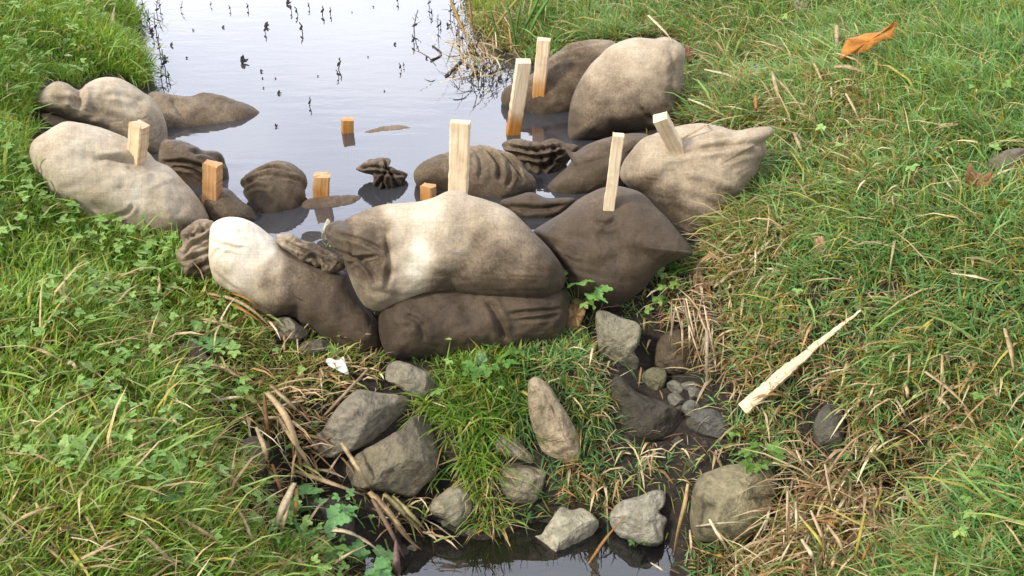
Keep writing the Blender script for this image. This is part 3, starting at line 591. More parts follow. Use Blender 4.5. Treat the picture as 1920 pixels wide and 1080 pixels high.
sack('grey wet sandbag with a dark torn edge between the left heap and the orange stake', lx_out, (360, 310), .04, .10,
     [(330, 270, .24), (370, 285, .20), (400, 290, .02), (420, 310, .03), (350, 310, .22), (370, 340, .2), (400, 350, .1)],
     creases=[([(305, 305), (350, 303), (385, 318)], .008, .020), ([(360, 285), (390, 285), (420, 310)], .008, .022), ([(320, 312), (360, 315), (385, 335)], .007, .014)], lump=.018)
ly_out = C1([(840, 830), (900, 805), (960, 795), (1020, 848), (1065, 880), (1085, 935), (1000, 960), (900, 960), (860, 900)])
sack('smooth grey sandbag behind the white-topped bag at the foot of the orange stake', ly_out, (430, 388), .03, .09, [(400, 370, .26), (440, 380, .24), (470, 405, .16)])

# ------------------------------------------------------------------ stakes
def stake(label, base, top, w, y, stain, z=None, yaw=.5, depth_ratio=.82, extra=.10, group='wooden stakes holding the sandbags', tip_taper=0, name='wooden_stake', lean=0.0):
    """square sawn stake; base and top are the middle of its foot and head, y its distance"""
    A = at_y([base], y)[0]; B = at_y([top], y + lean)[0]; ax = B - A; Ln = np.linalg.norm(ax); ax /= Ln
    A = A - ax * extra; Ln += extra
    wm_ = .93 * w / FPX * np.linalg.norm(B - CAMP) / (abs(math.cos(yaw)) + abs(math.sin(yaw)) * depth_ratio)
    f = np.array([math.sin(yaw), -math.cos(yaw), 0]); f -= ax * (f @ ax); f /= np.linalg.norm(f); s = np.cross(f, ax)
    hw, hd = wm_ / 2, wm_ * depth_ratio / 2; ch = wm_ * .07
    sec = [(-hw + ch, -hd), (hw - ch, -hd), (hw, -hd + ch), (hw, hd - ch), (hw - ch, hd), (-hw + ch, hd), (-hw, hd - ch), (-hw, -hd + ch)]
    nz = 26; V = []; UV = []; ST = []; rg = np.random.default_rng(int(w * 100 + base[0]))
    per = np.cumsum([0] + [math.hypot(sec[(i + 1) % 8][0] - sec[i][0], sec[(i + 1) % 8][1] - sec[i][1]) for i in range(8)])
    off = rg.uniform(0, 5)
    for i in range(nz):
        t = i / (nz - 1); wob = .02 * wm_ * math.sin(5 * t + off) + .012 * wm_ * rg.normal(); k = 1 - tip_taper * t
        for j in range(9):
            a, b = sec[j % 8]
            P = A + ax * (Ln * t) + s * (a * k + wob) - f * (b * k)
            if i == nz - 1: P = P + ax * rg.uniform(-.07, .09) * wm_ if j < 8 else V[-8] * 1
            V.append(P); UV.append((per[j] + off, Ln * t)); ST.append(stain(max(0, (Ln * t - extra) / (Ln - extra))))
    q = []
    for i in range(nz - 1):
        for j in range(8): q.append((i * 9 + j, i * 9 + j + 1, (i + 1) * 9 + j + 1, (i + 1) * 9 + j))
    c0 = len(V); tr = []
    for ring, flip in ((0, 1), (nz - 1, 0)):
        cc = len(V); V.append(np.mean(V[ring * 9:ring * 9 + 8], axis=0) + (ax * wm_ * (.03 if ring else 0))); UV.append((off + .01, Ln * ring / nz)); ST.append(ST[ring * 9])
        rim = []
        for j in range(8):
            rim.append(len(V)); V.append(V[ring * 9 + j]); UV.append((off + sec[j][0], sec[j][1] + ring)); ST.append(ST[ring * 9])
        for j in range(8):
            a, b = rim[j], rim[(j + 1) % 8]; tr.append((a, cc, b) if flip else (a, b, cc))
    Vr, o = recentre(V)
    me = mesh_np(name, Vr, q, tr, M_WOOD, False, {'stain': np.array(ST)}, UV)
    return link(name, me, label, 'stake', group, loc=o)
sm = lambda a, b, t: min(1, max(0, (t - a) / (b - a)))
stake('square tan stake standing in the largest pale bag of the left heap', (255, 303), (261, 233), 40, solid_y(256, 300), lambda t: .30, yaw=-.5, lean=.0)
stake('wet orange stake among the grey wet bags at the left, beside the white-topped bag', (397, 374), (399, 306), 37, solid_y(398, 372), lambda t: .74, yaw=-.22)
stake('short orange stake in the pond next to the creased brown bag', (601, 369), (603, 328), 34, yz(601, 371, .0), lambda t: .95 - .3 * t, yaw=.08, extra=.2)
stake('farthest short orange stake, out in the open pond', (651, 245), (651, 223), 27, yz(651, 247, .0), lambda t: .98 - .2 * t, yaw=.3, extra=.2)
stake('shortest orange stake end just above the water, left of the tallest pale stake', (803, 371), (803, 348), 34, yz(803, 373, .0), lambda t: .9 - .2 * t, yaw=-.5, extra=.2)
stake('tall flat pale stake standing upright behind the big pale bag', (858, 366), (863, 228), 42, yz(858, 367, .215), lambda t: .12 * (1 - sm(0, .12, t)), yaw=-.1, depth_ratio=.6)
stake('long leaning stake in the pond, pale above and rusty at its foot', (962, 248), (982, 114), 31, yz(962, 250, .0), lambda t: 1 - sm(.12, .42, t), yaw=.12, extra=.2, lean=-.05)
stake('upright stake in front of the brown wet right bag, orange band at its foot', (1010, 176), (1020, 74), 28, solid_y(1010, 176), lambda t: .85 * (1 - sm(.12, .50, t)), yaw=-.12, extra=.25)
stake('stubby pale stake leaning over on the tan bag with the folded corner', (1272, 285), (1237, 220), 34, solid_y(1272, 285), lambda t: .03, yaw=-.25, extra=.10, lean=-.06)
stake('slim pale stake driven through the rounded dark bag', (1138, 414), (1160, 253), 25, solid_y(1138, 405, .035), lambda t: .02 + .1 * (1 - sm(0, .05, t)), yaw=-.1, extra=.15, lean=-.02)
# cut stake lying on the right bank
def lying_stake():
    ALL_OUT.append([(1378, 768), (1388, 784), (1500, 712), (1618, 592), (1612, 588), (1490, 686)])
    a = hit([(1392, 774)], .03)[0]; b = hit([(1616, 592)], .06)[0]; a[2] += .012; b[2] += .012
    ax = b - a; Ln = np.linalg.norm(ax); ax /= Ln; up = np.array([0, -.35, 1.]); up -= ax * (up @ ax); up /= np.linalg.norm(up); s = np.cross(ax, up)
    V = []; UV = []; ST = []; nz = 40; rg = np.random.default_rng(5)
    W0 = 23 / FPX * np.linalg.norm(a - CAMP)
    for i in range(nz):
        t = i / (nz - 1); w = W0 * (1 - .30 * t) if t < .42 else W0 * .80 * (1 - ((t - .42) / .58) ** .8 * .84)
        w *= 1 + .025 * rg.normal(); h = w * .62; c = a + ax * (Ln * t) + s * (.0012 * rg.normal() - .010 * math.sin(t * 2.4))
        for j, (p, q) in enumerate([(-.5, -.5), (.5, -.5), (.55, .3), (.3, .55), (-.35, .5), (-.5, .3), (-.5, -.5)]):
            V.append(c + s * (p * w) + up * (q * h)); UV.append((j * .03 + 2, Ln * t)); ST.append(.02 + .18 * max(0, rg.normal()) * (t > .3))
    q = [(i * 7 + j, (i + 1) * 7 + j, (i + 1) * 7 + j + 1, i * 7 + j + 1) for i in range(nz - 1) for j in range(6)]
    tr = []
    for ring, fl in ((0, 0), (nz - 1, 1)):
        c = len(V); V.append(np.mean(V[ring * 7:ring * 7 + 6], axis=0)); UV.append((0, ring)); ST.append(.0)
        for j in range(6): k = ring * 7 + j; tr.append((k, k + 1, c) if fl else (k + 1, k, c))
    Vr, o = recentre(V)
    link('wooden_stake', mesh_np('wooden_stake', Vr, q, tr, M_WOOD, False, {'stain': np.array(ST)}, UV), 'pale split stake with a tapered point lying loose on the right grass bank', 'stake', 'wooden stakes holding the sandbags', loc=o)
lying_stake()

# ------------------------------------------------------------------ stones
NST = [0]
def stone(label, outline, col, depth, wet=0.0, facets=7, power=.5, creases=(), group='stones in the channel below the dam', name='stone', cat='stone', lump=.012, sink=.35, wetline=None, off=None):
    ALL_OUT.append(outline); NST[0] += 1; o = np.asarray(outline, float); cx, cy = o[:, 0].mean(), o[:, 1].mean()
    foot = cy + sink * (o[:, 1].max() - cy)
    g = hit([(cx, foot)])[0]
    P, qd, UV, _ = swell(outline, (cx, cy, g[1] + (.0 if off is None else off)), depth, prof=3.0, power=power, n=130, rings=22, facets=facets, seed=NST[0] * 31, lump=lump, lump2=.003, creases=creases, freq=9, back=1.1)
    w = np.full(len(P), wet)
    if wetline is not None: w = np.maximum(w, np.clip((wetline - P[:, 2]) / .05 + .5 * vnoise(P * 30, 4), 0, 1))
    BODIES.append((P, qd))
    Vr, c = recentre(P)
    cc = np.tile(np.array(col, float) * np.array([1.10, 1.09, 1.0]), (len(P), 1))
    me = mesh_np(name, Vr, qd, None, M_ROCK, True, {'col': cc, 'wet': w}, UV)
    return link(name, me, label, cat, group, loc=c)
GREY = (.23, .205, .155); TAN = (.34, .27, .185); PALE = (.50, .46, .37); DARK = (.075, .062, .045); BRN = (.16, .13, .085)
stone('upright grey stone on the slope just below the rounded dark bag', C7([(340, 305), (400, 298), (470, 325), (560, 358), (582, 400), (572, 470), (548, 520), (572, 565), (560, 632), (520, 662), (470, 612), (400, 570), (358, 530), (345, 430)]), (.235, .215, .155), .07, facets=8)
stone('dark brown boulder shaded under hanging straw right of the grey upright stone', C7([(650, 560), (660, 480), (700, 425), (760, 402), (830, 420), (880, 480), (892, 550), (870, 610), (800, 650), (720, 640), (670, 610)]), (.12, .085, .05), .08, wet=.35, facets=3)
stone('grey wedge stone at the top of the left stone pile', C6([(568, 200), (580, 155), (620, 130), (660, 140), (740, 170), (820, 200), (842, 240), (835, 280), (790, 302), (740, 307), (680, 282), (620, 247), (575, 222)]), GREY, .07, facets=8)
stone('broad flat grey stone in the left pile, straw lying over its lower corner', C6([(235, 490), (290, 440), (330, 370), (400, 290), (450, 255), (540, 270), (620, 278), (690, 295), (702, 330), (670, 372), (620, 430), (560, 470), (490, 510), (400, 540), (330, 556), (260, 546)]), (.24, .21, .165), .07, facets=7)
stone('large rounded grey brown stone beneath the broad flat one', C6([(390, 580), (490, 522), (560, 482), (640, 432), (690, 382), (740, 370), (780, 400), (802, 450), (812, 520), (806, 600), (780, 642), (740, 682), (690, 727), (620, 717), (530, 702), (440, 692), (400, 650)]), (.20, .17, .12), .12, facets=6, wetline=-.33, creases=[([(735, 790), (790, 860), (795, 890)], .008, .012)])
stone('pale layered stone standing on edge in the middle grass', C6([(1200, 270), (1205, 225), (1240, 206), (1290, 240), (1330, 300), (1372, 370), (1415, 440), (1432, 490), (1427, 560), (1390, 587), (1340, 577), (1290, 552), (1250, 522), (1215, 440), (1200, 370)]), TAN, .06, facets=6, creases=[([(1000, 720), (1022, 770), (1020, 840)], .006, .016), ([(1015, 730), (1050, 790), (1072, 860)], .006, .014), ([(1035, 760), (1045, 800), (1040, 840)], .004, .008), ([(1060, 800), (1070, 830), (1068, 862)], .005, .010)])
stone('small flat stone tucked above the brown stone in the middle grass', C6([(1055, 490), (1070, 460), (1120, 460), (1170, 490), (1222, 560), (1215, 587), (1150, 562), (1080, 547), (1055, 530)]), (.33, .28, .21), .035, facets=5)
stone('squarish brown stone with dark pits below the layered stone', C6([(1060, 640), (1100, 580), (1160, 573), (1272, 593), (1277, 650), (1250, 722), (1220, 767), (1160, 767), (1100, 747), (1058, 700)]), (.34, .29, .21), .06, facets=6, wetline=-.345)
stone('small rounded stone at the edge of the stream below the left pile', C6([(762, 780), (790, 740), (860, 690), (912, 693), (945, 740), (947, 800), (932, 862), (890, 867), (830, 832), (780, 812)]), (.26, .235, .175), .055, facets=4, wetline=-.37)
stone('pale stone with its corner cut off by the lower picture edge in the stream', C6([(825, 1050), (860, 1020), (915, 1003), (950, 1040), (990, 1085), (980, 1130), (840, 1130)]), (.30, .25, .19), .05, facets=6)
stone('bright pale jagged stone standing in the stream water', C8([(108, 742), (170, 725), (195, 680), (270, 573), (330, 585), (400, 578), (460, 618), (497, 670), (470, 732), (430, 772), (368, 800), (360, 842), (320, 857), (250, 842), (200, 797), (130, 772)]), (.40, .365, .28), .055, facets=8, wetline=-.40)
stone('pale stone with a sharp ridge between the jagged stone and the big boulder', C8([(548, 610), (590, 548), (650, 523), (720, 505), (800, 478), (858, 490), (855, 560), (830, 600), (872, 640), (855, 700), (842, 772), (770, 792), (660, 762), (590, 732), (558, 680)]), (.36, .335, .275), .075, facets=9, wetline=-.385)
stone('big smooth olive boulder at the right of the stream', C8([(1008, 540), (1030, 440), (1080, 385), (1180, 350), (1290, 330), (1400, 335), (1460, 370), (1495, 440), (1482, 520), (1452, 620), (1402, 700), (1332, 752), (1250, 777), (1130, 772), (1040, 762), (1005, 680)]), (.25, .215, .135), .13, facets=2, wetline=-.385, lump=.008)
stone('long dark wet slab on the slope left of the small grey stones', C7([(420, 680), (470, 650), (560, 730), (650, 770), (740, 800), (830, 870), (832, 940), (750, 982), (620, 1002), (520, 982), (450, 920), (425, 800)]), DARK, .07, wet=.4, facets=3)
stone('blue grey angular stone below the small grey stones', C7([(828, 890), (900, 830), (980, 828), (1042, 880), (1062, 960), (1000, 992), (930, 972), (850, 940)]), (.13, .125, .115), .05, wet=.2, facets=6)
stone('mossy lump of stone left of the dark brown boulder', C7([(590, 640), (640, 605), (700, 610), (722, 650), (700, 712), (650, 732), (598, 700)]), (.15, .14, .085), .035, facets=7)
for lb, o in (('topmost of the cluster of small grey stones under the boulder', [(720, 692), (760, 668), (800, 690), (812, 742), (740, 744)]),
              ('dark faced small grey stone at the left of the cluster', [(728, 762), (780, 740), (832, 790), (800, 822), (748, 812)]),
              ('lowest small greenish stone of the cluster', [(808, 812), (850, 788), (892, 810), (882, 862), (830, 852)]),
              ('rightmost small stone of the cluster beside the hanging reed', [(840, 722), (900, 720), (912, 772), (860, 792)]),
              ('thin small stone wedged between the cluster and the boulder', [(800, 690), (860, 678), (912, 700), (902, 727), (830, 722)])):
    stone(lb, C7(o), (.17, .165, .135), .026, facets=4, wet=.1, group='cluster of small stones')
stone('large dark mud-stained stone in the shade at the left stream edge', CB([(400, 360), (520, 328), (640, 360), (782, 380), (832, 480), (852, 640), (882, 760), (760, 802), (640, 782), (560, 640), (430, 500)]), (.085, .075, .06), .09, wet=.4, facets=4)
stone('round grey stone peeping out under the white-topped bag', C5([(608, 640), (670, 612), (730, 640), (802, 700), (780, 732), (720, 762), (640, 742), (612, 690)]), (.22, .19, .15), .06, facets=3, wet=.15)
stone('flat greenish stone beneath the dark end of the white-topped bag', C5([(738, 790), (820, 740), (920, 750), (942, 792), (880, 822), (770, 832)]), (.15, .14, .10), .045, facets=4, wet=.2)
stone('small pinkish pebble in the grass left of the flat greenish stone', C5([(598, 800), (625, 763), (652, 790), (642, 827), (610, 832)]), (.26, .19, .15), .016, facets=3)
stone('brown earthy stone half hidden in grass left of the stone pile', CL([(788, 640), (860, 608), (902, 640), (892, 722), (840, 742), (792, 700)]), BRN, .05, facets=4)
stone('long brown bare stone in the left grass below the white-topped bag', CL([(610, 300), (650, 290), (700, 340), (745, 390), (720, 430), (650, 420), (615, 360)]), (.15, .105, .075), .04, facets=4, group='stones in the grass')
stone('dark stone sunk in the right bank below the loose stake', C9([(388, 540), (430, 478), (482, 500), (492, 600), (472, 642), (410, 642), (383, 600)]), (.09, .085, .07), .05, facets=4, wet=.2, group='stones in the grass')
stone('small grey stone in the grass behind the highest right bag', [(1400, 136), (1420, 121), (1450, 124), (1464, 140), (1440, 152), (1410, 152)], (.25, .235, .22), .03, facets=4, group='stones in the grass')
stone('grey stone at the right picture edge with a brown leaf before it', [(1850, 312), (1870, 290), (1910, 278), (1940, 290), (1940, 332), (1890, 334), (1855, 328)], (.15, .125, .10), .06, facets=5, group='stones in the grass')
stone('dark stone just under the stream surface near the lower edge', CB([(1560, 850), (1600, 798), (1660, 788), (1722, 830), (1702, 872), (1620, 882)]), (.10, .085, .06), .03, facets=3, wet=.5)

_rg = np.random.default_rng(3)
for k in range(44):
    if k < 30: x, y = _rg.normal(1230, 60), _rg.normal(800, 55)
    else: x, y = _rg.normal(780, 70), _rg.normal(965, 22)
    q = np.array([[x, y]])
    if any(in_poly(q, o)[0] for o in ALL_OUT): continue
    r_ = _rg.uniform(5, 14); a0 = _rg.uniform(0, 6.28); m_ = 7
    pts = [(x + r_ * _rg.uniform(.75, 1.2) * math.cos(a0 + 6.28 * i / m_), y + .72 * r_ * _rg.uniform(.75, 1.2) * math.sin(a0 + 6.28 * i / m_)) for i in range(m_)]
    b_ = _rg.uniform(.06, .19)
    stone('small dark pebble lying in the wet mud of the channel', pts, (b_, b_ * .93, b_ * .78), r_ * .0009, facets=3, wet=.3, group='pebbles in the wet mud', name='pebble', cat='pebble', lump=.003)
# ------------------------------------------------------------------ ribbons (dead blades, straws, twigs)
def ribbon_mesh(name, P, w, col, mat, taper=1.0, round_=False, fold=.35, seed=0):
    P = np.asarray(P, float); n = len(P); T = np.gradient(P, axis=0); T /= np.linalg.norm(T, axis=1, keepdims=True) + 1e-9
    rg = np.random.default_rng(seed)
    if round_:
        ref = np.array([.3, .5, .8]); A = np.cross(T, ref); A /= np.linalg.norm(A, axis=1, keepdims=True) + 1e-9; B = np.cross(T, A); k = 6; V = []
        for i in range(n):
            r = w / 2 * (1 - (1 - taper) * i / (n - 1)) * (1 + .1 * rg.normal())
            for j in range(k): a = 2 * math.pi * j / k; V.append(P[i] + (A[i] * math.cos(a) + B[i] * math.sin(a)) * r)
        V = np.array(V); q = [(i * k + j, i * k + (j + 1) % k, (i + 1) * k + (j + 1) % k, (i + 1) * k + j) for i in range(n - 1) for j in range(k)]
        tr = [(0, j + 1, j) for j in range(1, k - 1)] + [((n - 1) * k, (n - 1) * k + j, (n - 1) * k + j + 1) for j in range(1, k - 1)]
        nv = len(V)
    else:
        view = CAMP - P; view /= np.linalg.norm(view, axis=1, keepdims=True); up = np.array([0, 0, 1.]) * .5 + view * .6
        A = np.cross(T, up); A /= np.linalg.norm(A, axis=1, keepdims=True) + 1e-9; Nn = np.cross(A, T)
        tw = np.cumsum(rg.normal(0, .10, n)); A2 = A * np.cos(tw)[:, None] + Nn * np.sin(tw)[:, None]; N2 = np.cross(A2, T)
        s = np.linspace(0, 1, n); ww = w / 2 * np.clip(np.minimum(1.0, .55 + s * 2.5) * (1 - (s ** 2.2) * (1 - (1 - taper))), .12, 1) if taper < 1 else np.full(n, w / 2)
        ww = w / 2 * np.minimum(1, .7 + s) * (1 - taper * s ** 2.4) if taper < 1 else ww
        ww = np.maximum(ww * .8, w * .06); th = w * .04
        V = np.empty((n, 4, 3)); V[:, 0] = P - A2 * ww[:, None]; V[:, 1] = P - N2 * (ww * fold)[:, None] - N2 * th; V[:, 2] = P + A2 * ww[:, None]; V[:, 3] = P - N2 * (ww * fold)[:, None] + N2 * th
        V = V.reshape(-1, 3); k = 4
        q = [(i * k + j, i * k + (j + 1) % k, (i + 1) * k + (j + 1) % k, (i + 1) * k + j) for i in range(n - 1) for j in range(k)]
        tr = [(0, 2, 1), (0, 3, 2), ((n - 1) * k, (n - 1) * k + 1, (n - 1) * k + 2), ((n - 1) * k, (n - 1) * k + 2, (n - 1) * k + 3)]
    s = np.repeat(np.linspace(0, 1, n), k)[:, None]
    cc = np.array(col)[None] * (.85 + .3 * rg.random((n, 1)).repeat(k, 0)) * (1 - .15 * s)
    Vr, c = recentre(V)
    return mesh_np(name, Vr, q, tr, mat, True, {'col': cc}), c
def lay(pts, arch=.03, k=.35, lift=.012, n=16, floor=None):
    """path of a stalk along pixels: its foot (lowest pixel) on the ground, the rest resting on or rising above it"""
    p = smooth_open(pts, n); g = solid_hit(p, lift, floor); low = int(np.argmax(p[:, 1])); yb = g[low, 1]
    Y = g[:, 1] * (1 - k) + yb * k; s = np.linspace(0, 1, n)
    P = at_y(p, Y)
    d = rays(p); d /= np.linalg.norm(d, axis=1, keepdims=True)
    return P - d * (arch * np.sin(np.pi * s))[:, None]
TANC = (.55, .40, .22); STRAW = (.68, .55, .34); ORG = (.40, .20, .05); RUST = (.26, .12, .045); YEL = (.42, .36, .07); PALEC = (.70, .60, .40); GREENC = (.12, .20, .03)
NB = [0]
def blade(pts, wpx, col=TANC, label=None, group=None, cat='dead grass', name='dead_grass_blade', arch=.03, k=.35, round_=False, taper=.85, mat=None, floor=None, wmul=1.0):
    NB[0] += 1; P = lay(pts, arch, k, floor=floor); w = wmul * wpx / FPX * np.linalg.norm(P[len(P) // 2] - CAMP)
    cv = np.array(col) * random.uniform(.85, 1.15)
    me, c = ribbon_mesh(name, P, w, cv, mat or M_DEAD, taper, round_, seed=NB[0])
    return link(name, me, label, cat, group, loc=c)
def many(lst, label, group, conv=lambda p: p, **kw):
    for e in lst:
        pts, w = e[0], e[1]; col = e[2] if len(e) > 2 else TANC
        blade(conv(pts), w, col, label, group, **kw)
many([([(90, 525), (115, 545), (145, 590)], 10), ([(35, 645), (75, 655), (110, 672), (140, 695)], 7), ([(112, 697), (135, 672), (150, 712)], 9, STRAW), ([(0, 868), (25, 868), (52, 873)], 7, STRAW),
      ([(0, 912), (12, 903), (28, 900)], 9), ([(110, 1080), (160, 1040), (230, 1016), (272, 1010)], 9), ([(250, 990), (300, 1030), (350, 1085)], 10), ([(310, 958), (360, 985), (420, 1020), (442, 1042)], 11),
      ([(380, 865), (420, 885), (445, 905), (457, 935)], 9, STRAW), ([(245, 1048), (320, 1045), (372, 1068)], 7, STRAW), ([(420, 1085), (447, 1030)], 9, STRAW), ([(310, 768), (330, 790), (342, 818)], 7, STRAW),
      ([(0, 960), (25, 935), (40, 905)], 8), ([(10, 990), (60, 960), (120, 945)], 8), ([(440, 945), (470, 1000), (480, 1050)], 8), ([(160, 735), (185, 770), (200, 830)], 6, YEL), ([(205, 60), (212, 30), (216, 8)], 8, STRAW), ([(290, 565), (300, 540), (296, 510)], 7), ([(60, 600), (52, 560), (66, 520)], 6, YEL), ([(330, 705), (312, 740), (300, 790)], 6, YEL), ([(240, 860), (262, 835), (300, 822)], 6, TANC)],
     'broad tan dead grass blade lying bent over the green left bank', 'broad dead blades on the left bank', arch=.09, wmul=1.1)
many([([(390, 550), (440, 560), (480, 585), (517, 622)], 9), ([(398, 556), (450, 576), (490, 603), (512, 624)], 8, ORG), ([(360, 595), (400, 600), (440, 620), (457, 634)], 8), ([(355, 602), (420, 605), (482, 630)], 6, STRAW), ([(375, 680), (430, 690), (467, 722)], 8, TANC), ([(300, 690), (370, 685), (402, 697)], 7, STRAW), ([(400, 752), (450, 742), (470, 752)], 8, STRAW), ([(420, 545), (470, 560), (505, 600)], 7, ORG), ([(470, 720), (440, 700), (400, 690)], 6, TANC)],
     'tan dead blade combed sideways from the grass under the white-topped bag', 'dead blades under the white-topped bag', arch=.08)
many([([(500, 735), (535, 775), (560, 840), (568, 908)], 13), ([(520, 780), (560, 840), (602, 908)], 10), ([(550, 882), (620, 905), (692, 932)], 10), ([(505, 720), (550, 762), (582, 792)], 9), ([(495, 740), (500, 790), (510, 850)], 8, RUST), ([(552, 905), (525, 960), (510, 1012)], 14, STRAW), ([(545, 912), (532, 980), (520, 1020)], 10), ([(590, 1000), (640, 990), (690, 1015), (730, 1050), (747, 1068)], 10, STRAW), ([(535, 1035), (590, 1068)], 10), ([(610, 1068), (650, 1040), (692, 1020)], 6, STRAW), ([(640, 830), (672, 880), (700, 922)], 9, TANC), ([(745, 1090), (742, 1010)], 15, (.30, .19, .15)), ([(556, 915), (552, 985)], 8, ORG), ([(510, 870), (530, 930), (540, 960)], 8, RUST), ([(605, 905), (625, 870), (640, 850)], 6), ([(480, 800), (500, 850), (505, 900)], 9, TANC), ([(470, 790), (520, 780), (560, 800)], 7, STRAW)],
     'long tan dead blade drooping over the left edge of the stony channel', 'dead blades at the left channel edge', arch=.09, k=.55, wmul=1.25)
many([([(692, 922), (730, 960), (760, 1008), (792, 1032)], 18, (.38, .25, .13)), ([(703, 928), (745, 982), (778, 1022)], 15, (.42, .30, .15)), ([(720, 925), (760, 965), (797, 1002)], 15, (.45, .38, .16)), ([(735, 930), (775, 968), (803, 1000)], 12, (.42, .36, .15)), ([(698, 935), (735, 1000), (760, 1050)], 12, (.26, .16, .10))],
     'flattened brown strap leaf of the dead tuft hanging towards the stream', 'dead tuft of strap leaves by the stream', name='dead_strap_leaf', arch=.06, k=.5)
many([([(990, 440), (970, 560), (930, 720), (905, 870)], 12, (.50, .34, .14)), ([(1110, 640), (1160, 730), (1230, 840), (1272, 935)], 10, STRAW), ([(1450, 570), (1430, 680), (1380, 760)], 10, PALEC), ([(1550, 480), (1548, 700), (1552, 900)], 9), ([(1590, 560), (1605, 660), (1612, 750)], 8), ([(1600, 250), (1630, 330), (1648, 390)], 7, STRAW), ([(1110, 830), (1180, 845), (1240, 860)], 14, ORG), ([(780, 885), (830, 915), (900, 960)], 7, PALEC), ([(1000, 700), (1010, 800), (1000, 900)], 8)],
     'tan dead stalk standing in the tussock right of the big olive boulder', 'dead stalks of the right tussock', conv=C8, arch=.08, k=.85, wmul=.8)
many([([(290, 785), (296, 900), (298, 1010)], 9), ([(320, 820), (326, 930), (320, 1010)], 9, STRAW), ([(372, 850), (420, 960), (442, 1062)], 9), ([(340, 950), (380, 1010), (400, 1075)], 12, STRAW), ([(430, 900), (480, 970), (512, 1065)], 10), ([(20, 890), (70, 960), (112, 1052)], 8, STRAW), ([(130, 1020), (210, 900), (232, 840)], 8, PALEC), ([(422, 690), (450, 830), (482, 912)], 9), ([(562, 860), (530, 1000), (520, 1075)], 10, YEL), ([(622, 780), (600, 840), (570, 885)], 8, YEL), ([(380, 880), (440, 890), (510, 960)], 8, ORG), ([(260, 960), (230, 1010), (240, 1070)], 9, RUST), ([(460, 1000), (450, 1040), (430, 1078)], 9, TANC), ([(350, 890), (410, 960), (460, 1075)], 10, YEL), ([(300, 830), (360, 900), (400, 980)], 8, TANC), ([(590, 960), (560, 1000), (540, 1075)], 9, ORG), ([(240, 1080), (280, 1000), (320, 930)], 8, STRAW), ([(410, 1075), (420, 990), (400, 930)], 9, RUST)],
     'bleached dead stalk of the brown tussock in the lower right', 'dead stalks of the right tussock', conv=C9, arch=.10, k=.85, wmul=.85)
blade(C9([(330, 862), (400, 770), (470, 660), (530, 592), (625, 560)]), 8, (.46, .30, .16), 'long arching brown stalk rising from the right tussock up the bank', None, 'dead stalk', 'dead_stalk', k=.5)
blade(C9([(378, 890), (480, 885), (600, 902), (688, 915)]), 9, (.40, .24, .10), 'thick brown stalk lying level across the right tussock', None, 'dead stalk', 'dead_stalk', k=.5, taper=1.0, round_=True)
blade(C8([(428, 892), (530, 740), (642, 620)]), 8, (.42, .21, .08), 'orange brown stalk leaning from the stream onto the sharp ridged stone', None, 'dead stalk', 'dead_stalk', k=.6, floor=ZS)
blade(C8([(1030, 682), (1150, 665), (1280, 655), (1382, 682)]), 4, STRAW, 'thin pale stem lying across the face of the big olive boulder', None, 'dead stalk', 'dead_stalk', k=.9, arch=.09, round_=True)
blade([(603, 785), (645, 740), (692, 690)], 7, (.38, .28, .17), 'straight brown twig leaning on the broad flat stone of the left pile', None, 'twig', 'twig', k=.3, arch=.07, round_=True, taper=.8)
blade([(1326, 618), (1325, 670), (1326, 722)], 9, (.50, .40, .27), 'upright split reed hanging down beside the small grey stones', None, 'reed', 'dead_reed', k=.8, taper=1.0)
many([([(800, 440), (850, 480), (882, 542)], 9, STRAW), ([(770, 365), (850, 420), (920, 490), (962, 572)], 9), ([(700, 400), (712, 440), (710, 490)], 9), ([(670, 460), (695, 500), (722, 558)], 8, STRAW), ([(1050, 215), (1075, 300), (1092, 430)], 12), ([(1062, 395), (1050, 470)], 10, ORG), ([(580, 670), (620, 620), (702, 585)], 6, STRAW), ([(865, 22), (960, 35), (1042, 62)], 8, STRAW), ([(720, 242), (790, 190), (832, 160)], 7, YEL), ([(910, 490), (940, 540), (970, 580)], 14, (.50, .38, .18)), ([(1015, 400), (1020, 440), (1040, 500)], 9), ([(400, 385), (450, 362), (550, 355)], 5, PALEC), ([(820, 648), (870, 620), (915, 640)], 9, ORG), ([(600, 400), (580, 450), (560, 480)], 5, STRAW)],
     'tan dead blade caught in the matted right bank below the loose stake', 'dead blades low on the right bank', conv=C9, arch=.07)
many([([(455, 125), (460, 190), (450, 292)], 12), ([(440, 337), (520, 335), (600, 365), (662, 402)], 11), ([(660, 290), (662, 400)], 8, YEL), ([(130, 360), (150, 450), (177, 560)], 10), ([(160, 400), (200, 450), (235, 502)], 9), ([(890, 802), (1000, 740), (1102, 680)], 6, YEL), ([(750, 222), (830, 180), (902, 140)], 5, PALEC), ([(240, 675), (270, 740), (292, 802)], 9), ([(430, 440), (435, 522)], 8, STRAW), ([(1200, 952), (1270, 870), (1400, 845)], 7, STRAW), ([(520, 850), (530, 910)], 8, ORG), ([(340, 320), (370, 380), (400, 450)], 7), ([(45, 480), (50, 600)], 8, ORG), ([(1000, 900), (1040, 960), (1080, 1000)], 6, PALEC), ([(740, 990), (745, 1080)], 6, STRAW), ([(500, 470), (540, 540), (580, 630)], 6), ([(1100, 380), (1120, 430)], 9)],
     'tan dead blade standing or bent in the upper right bank', 'dead blades high on the right bank', conv=CR, arch=.06, k=.6)
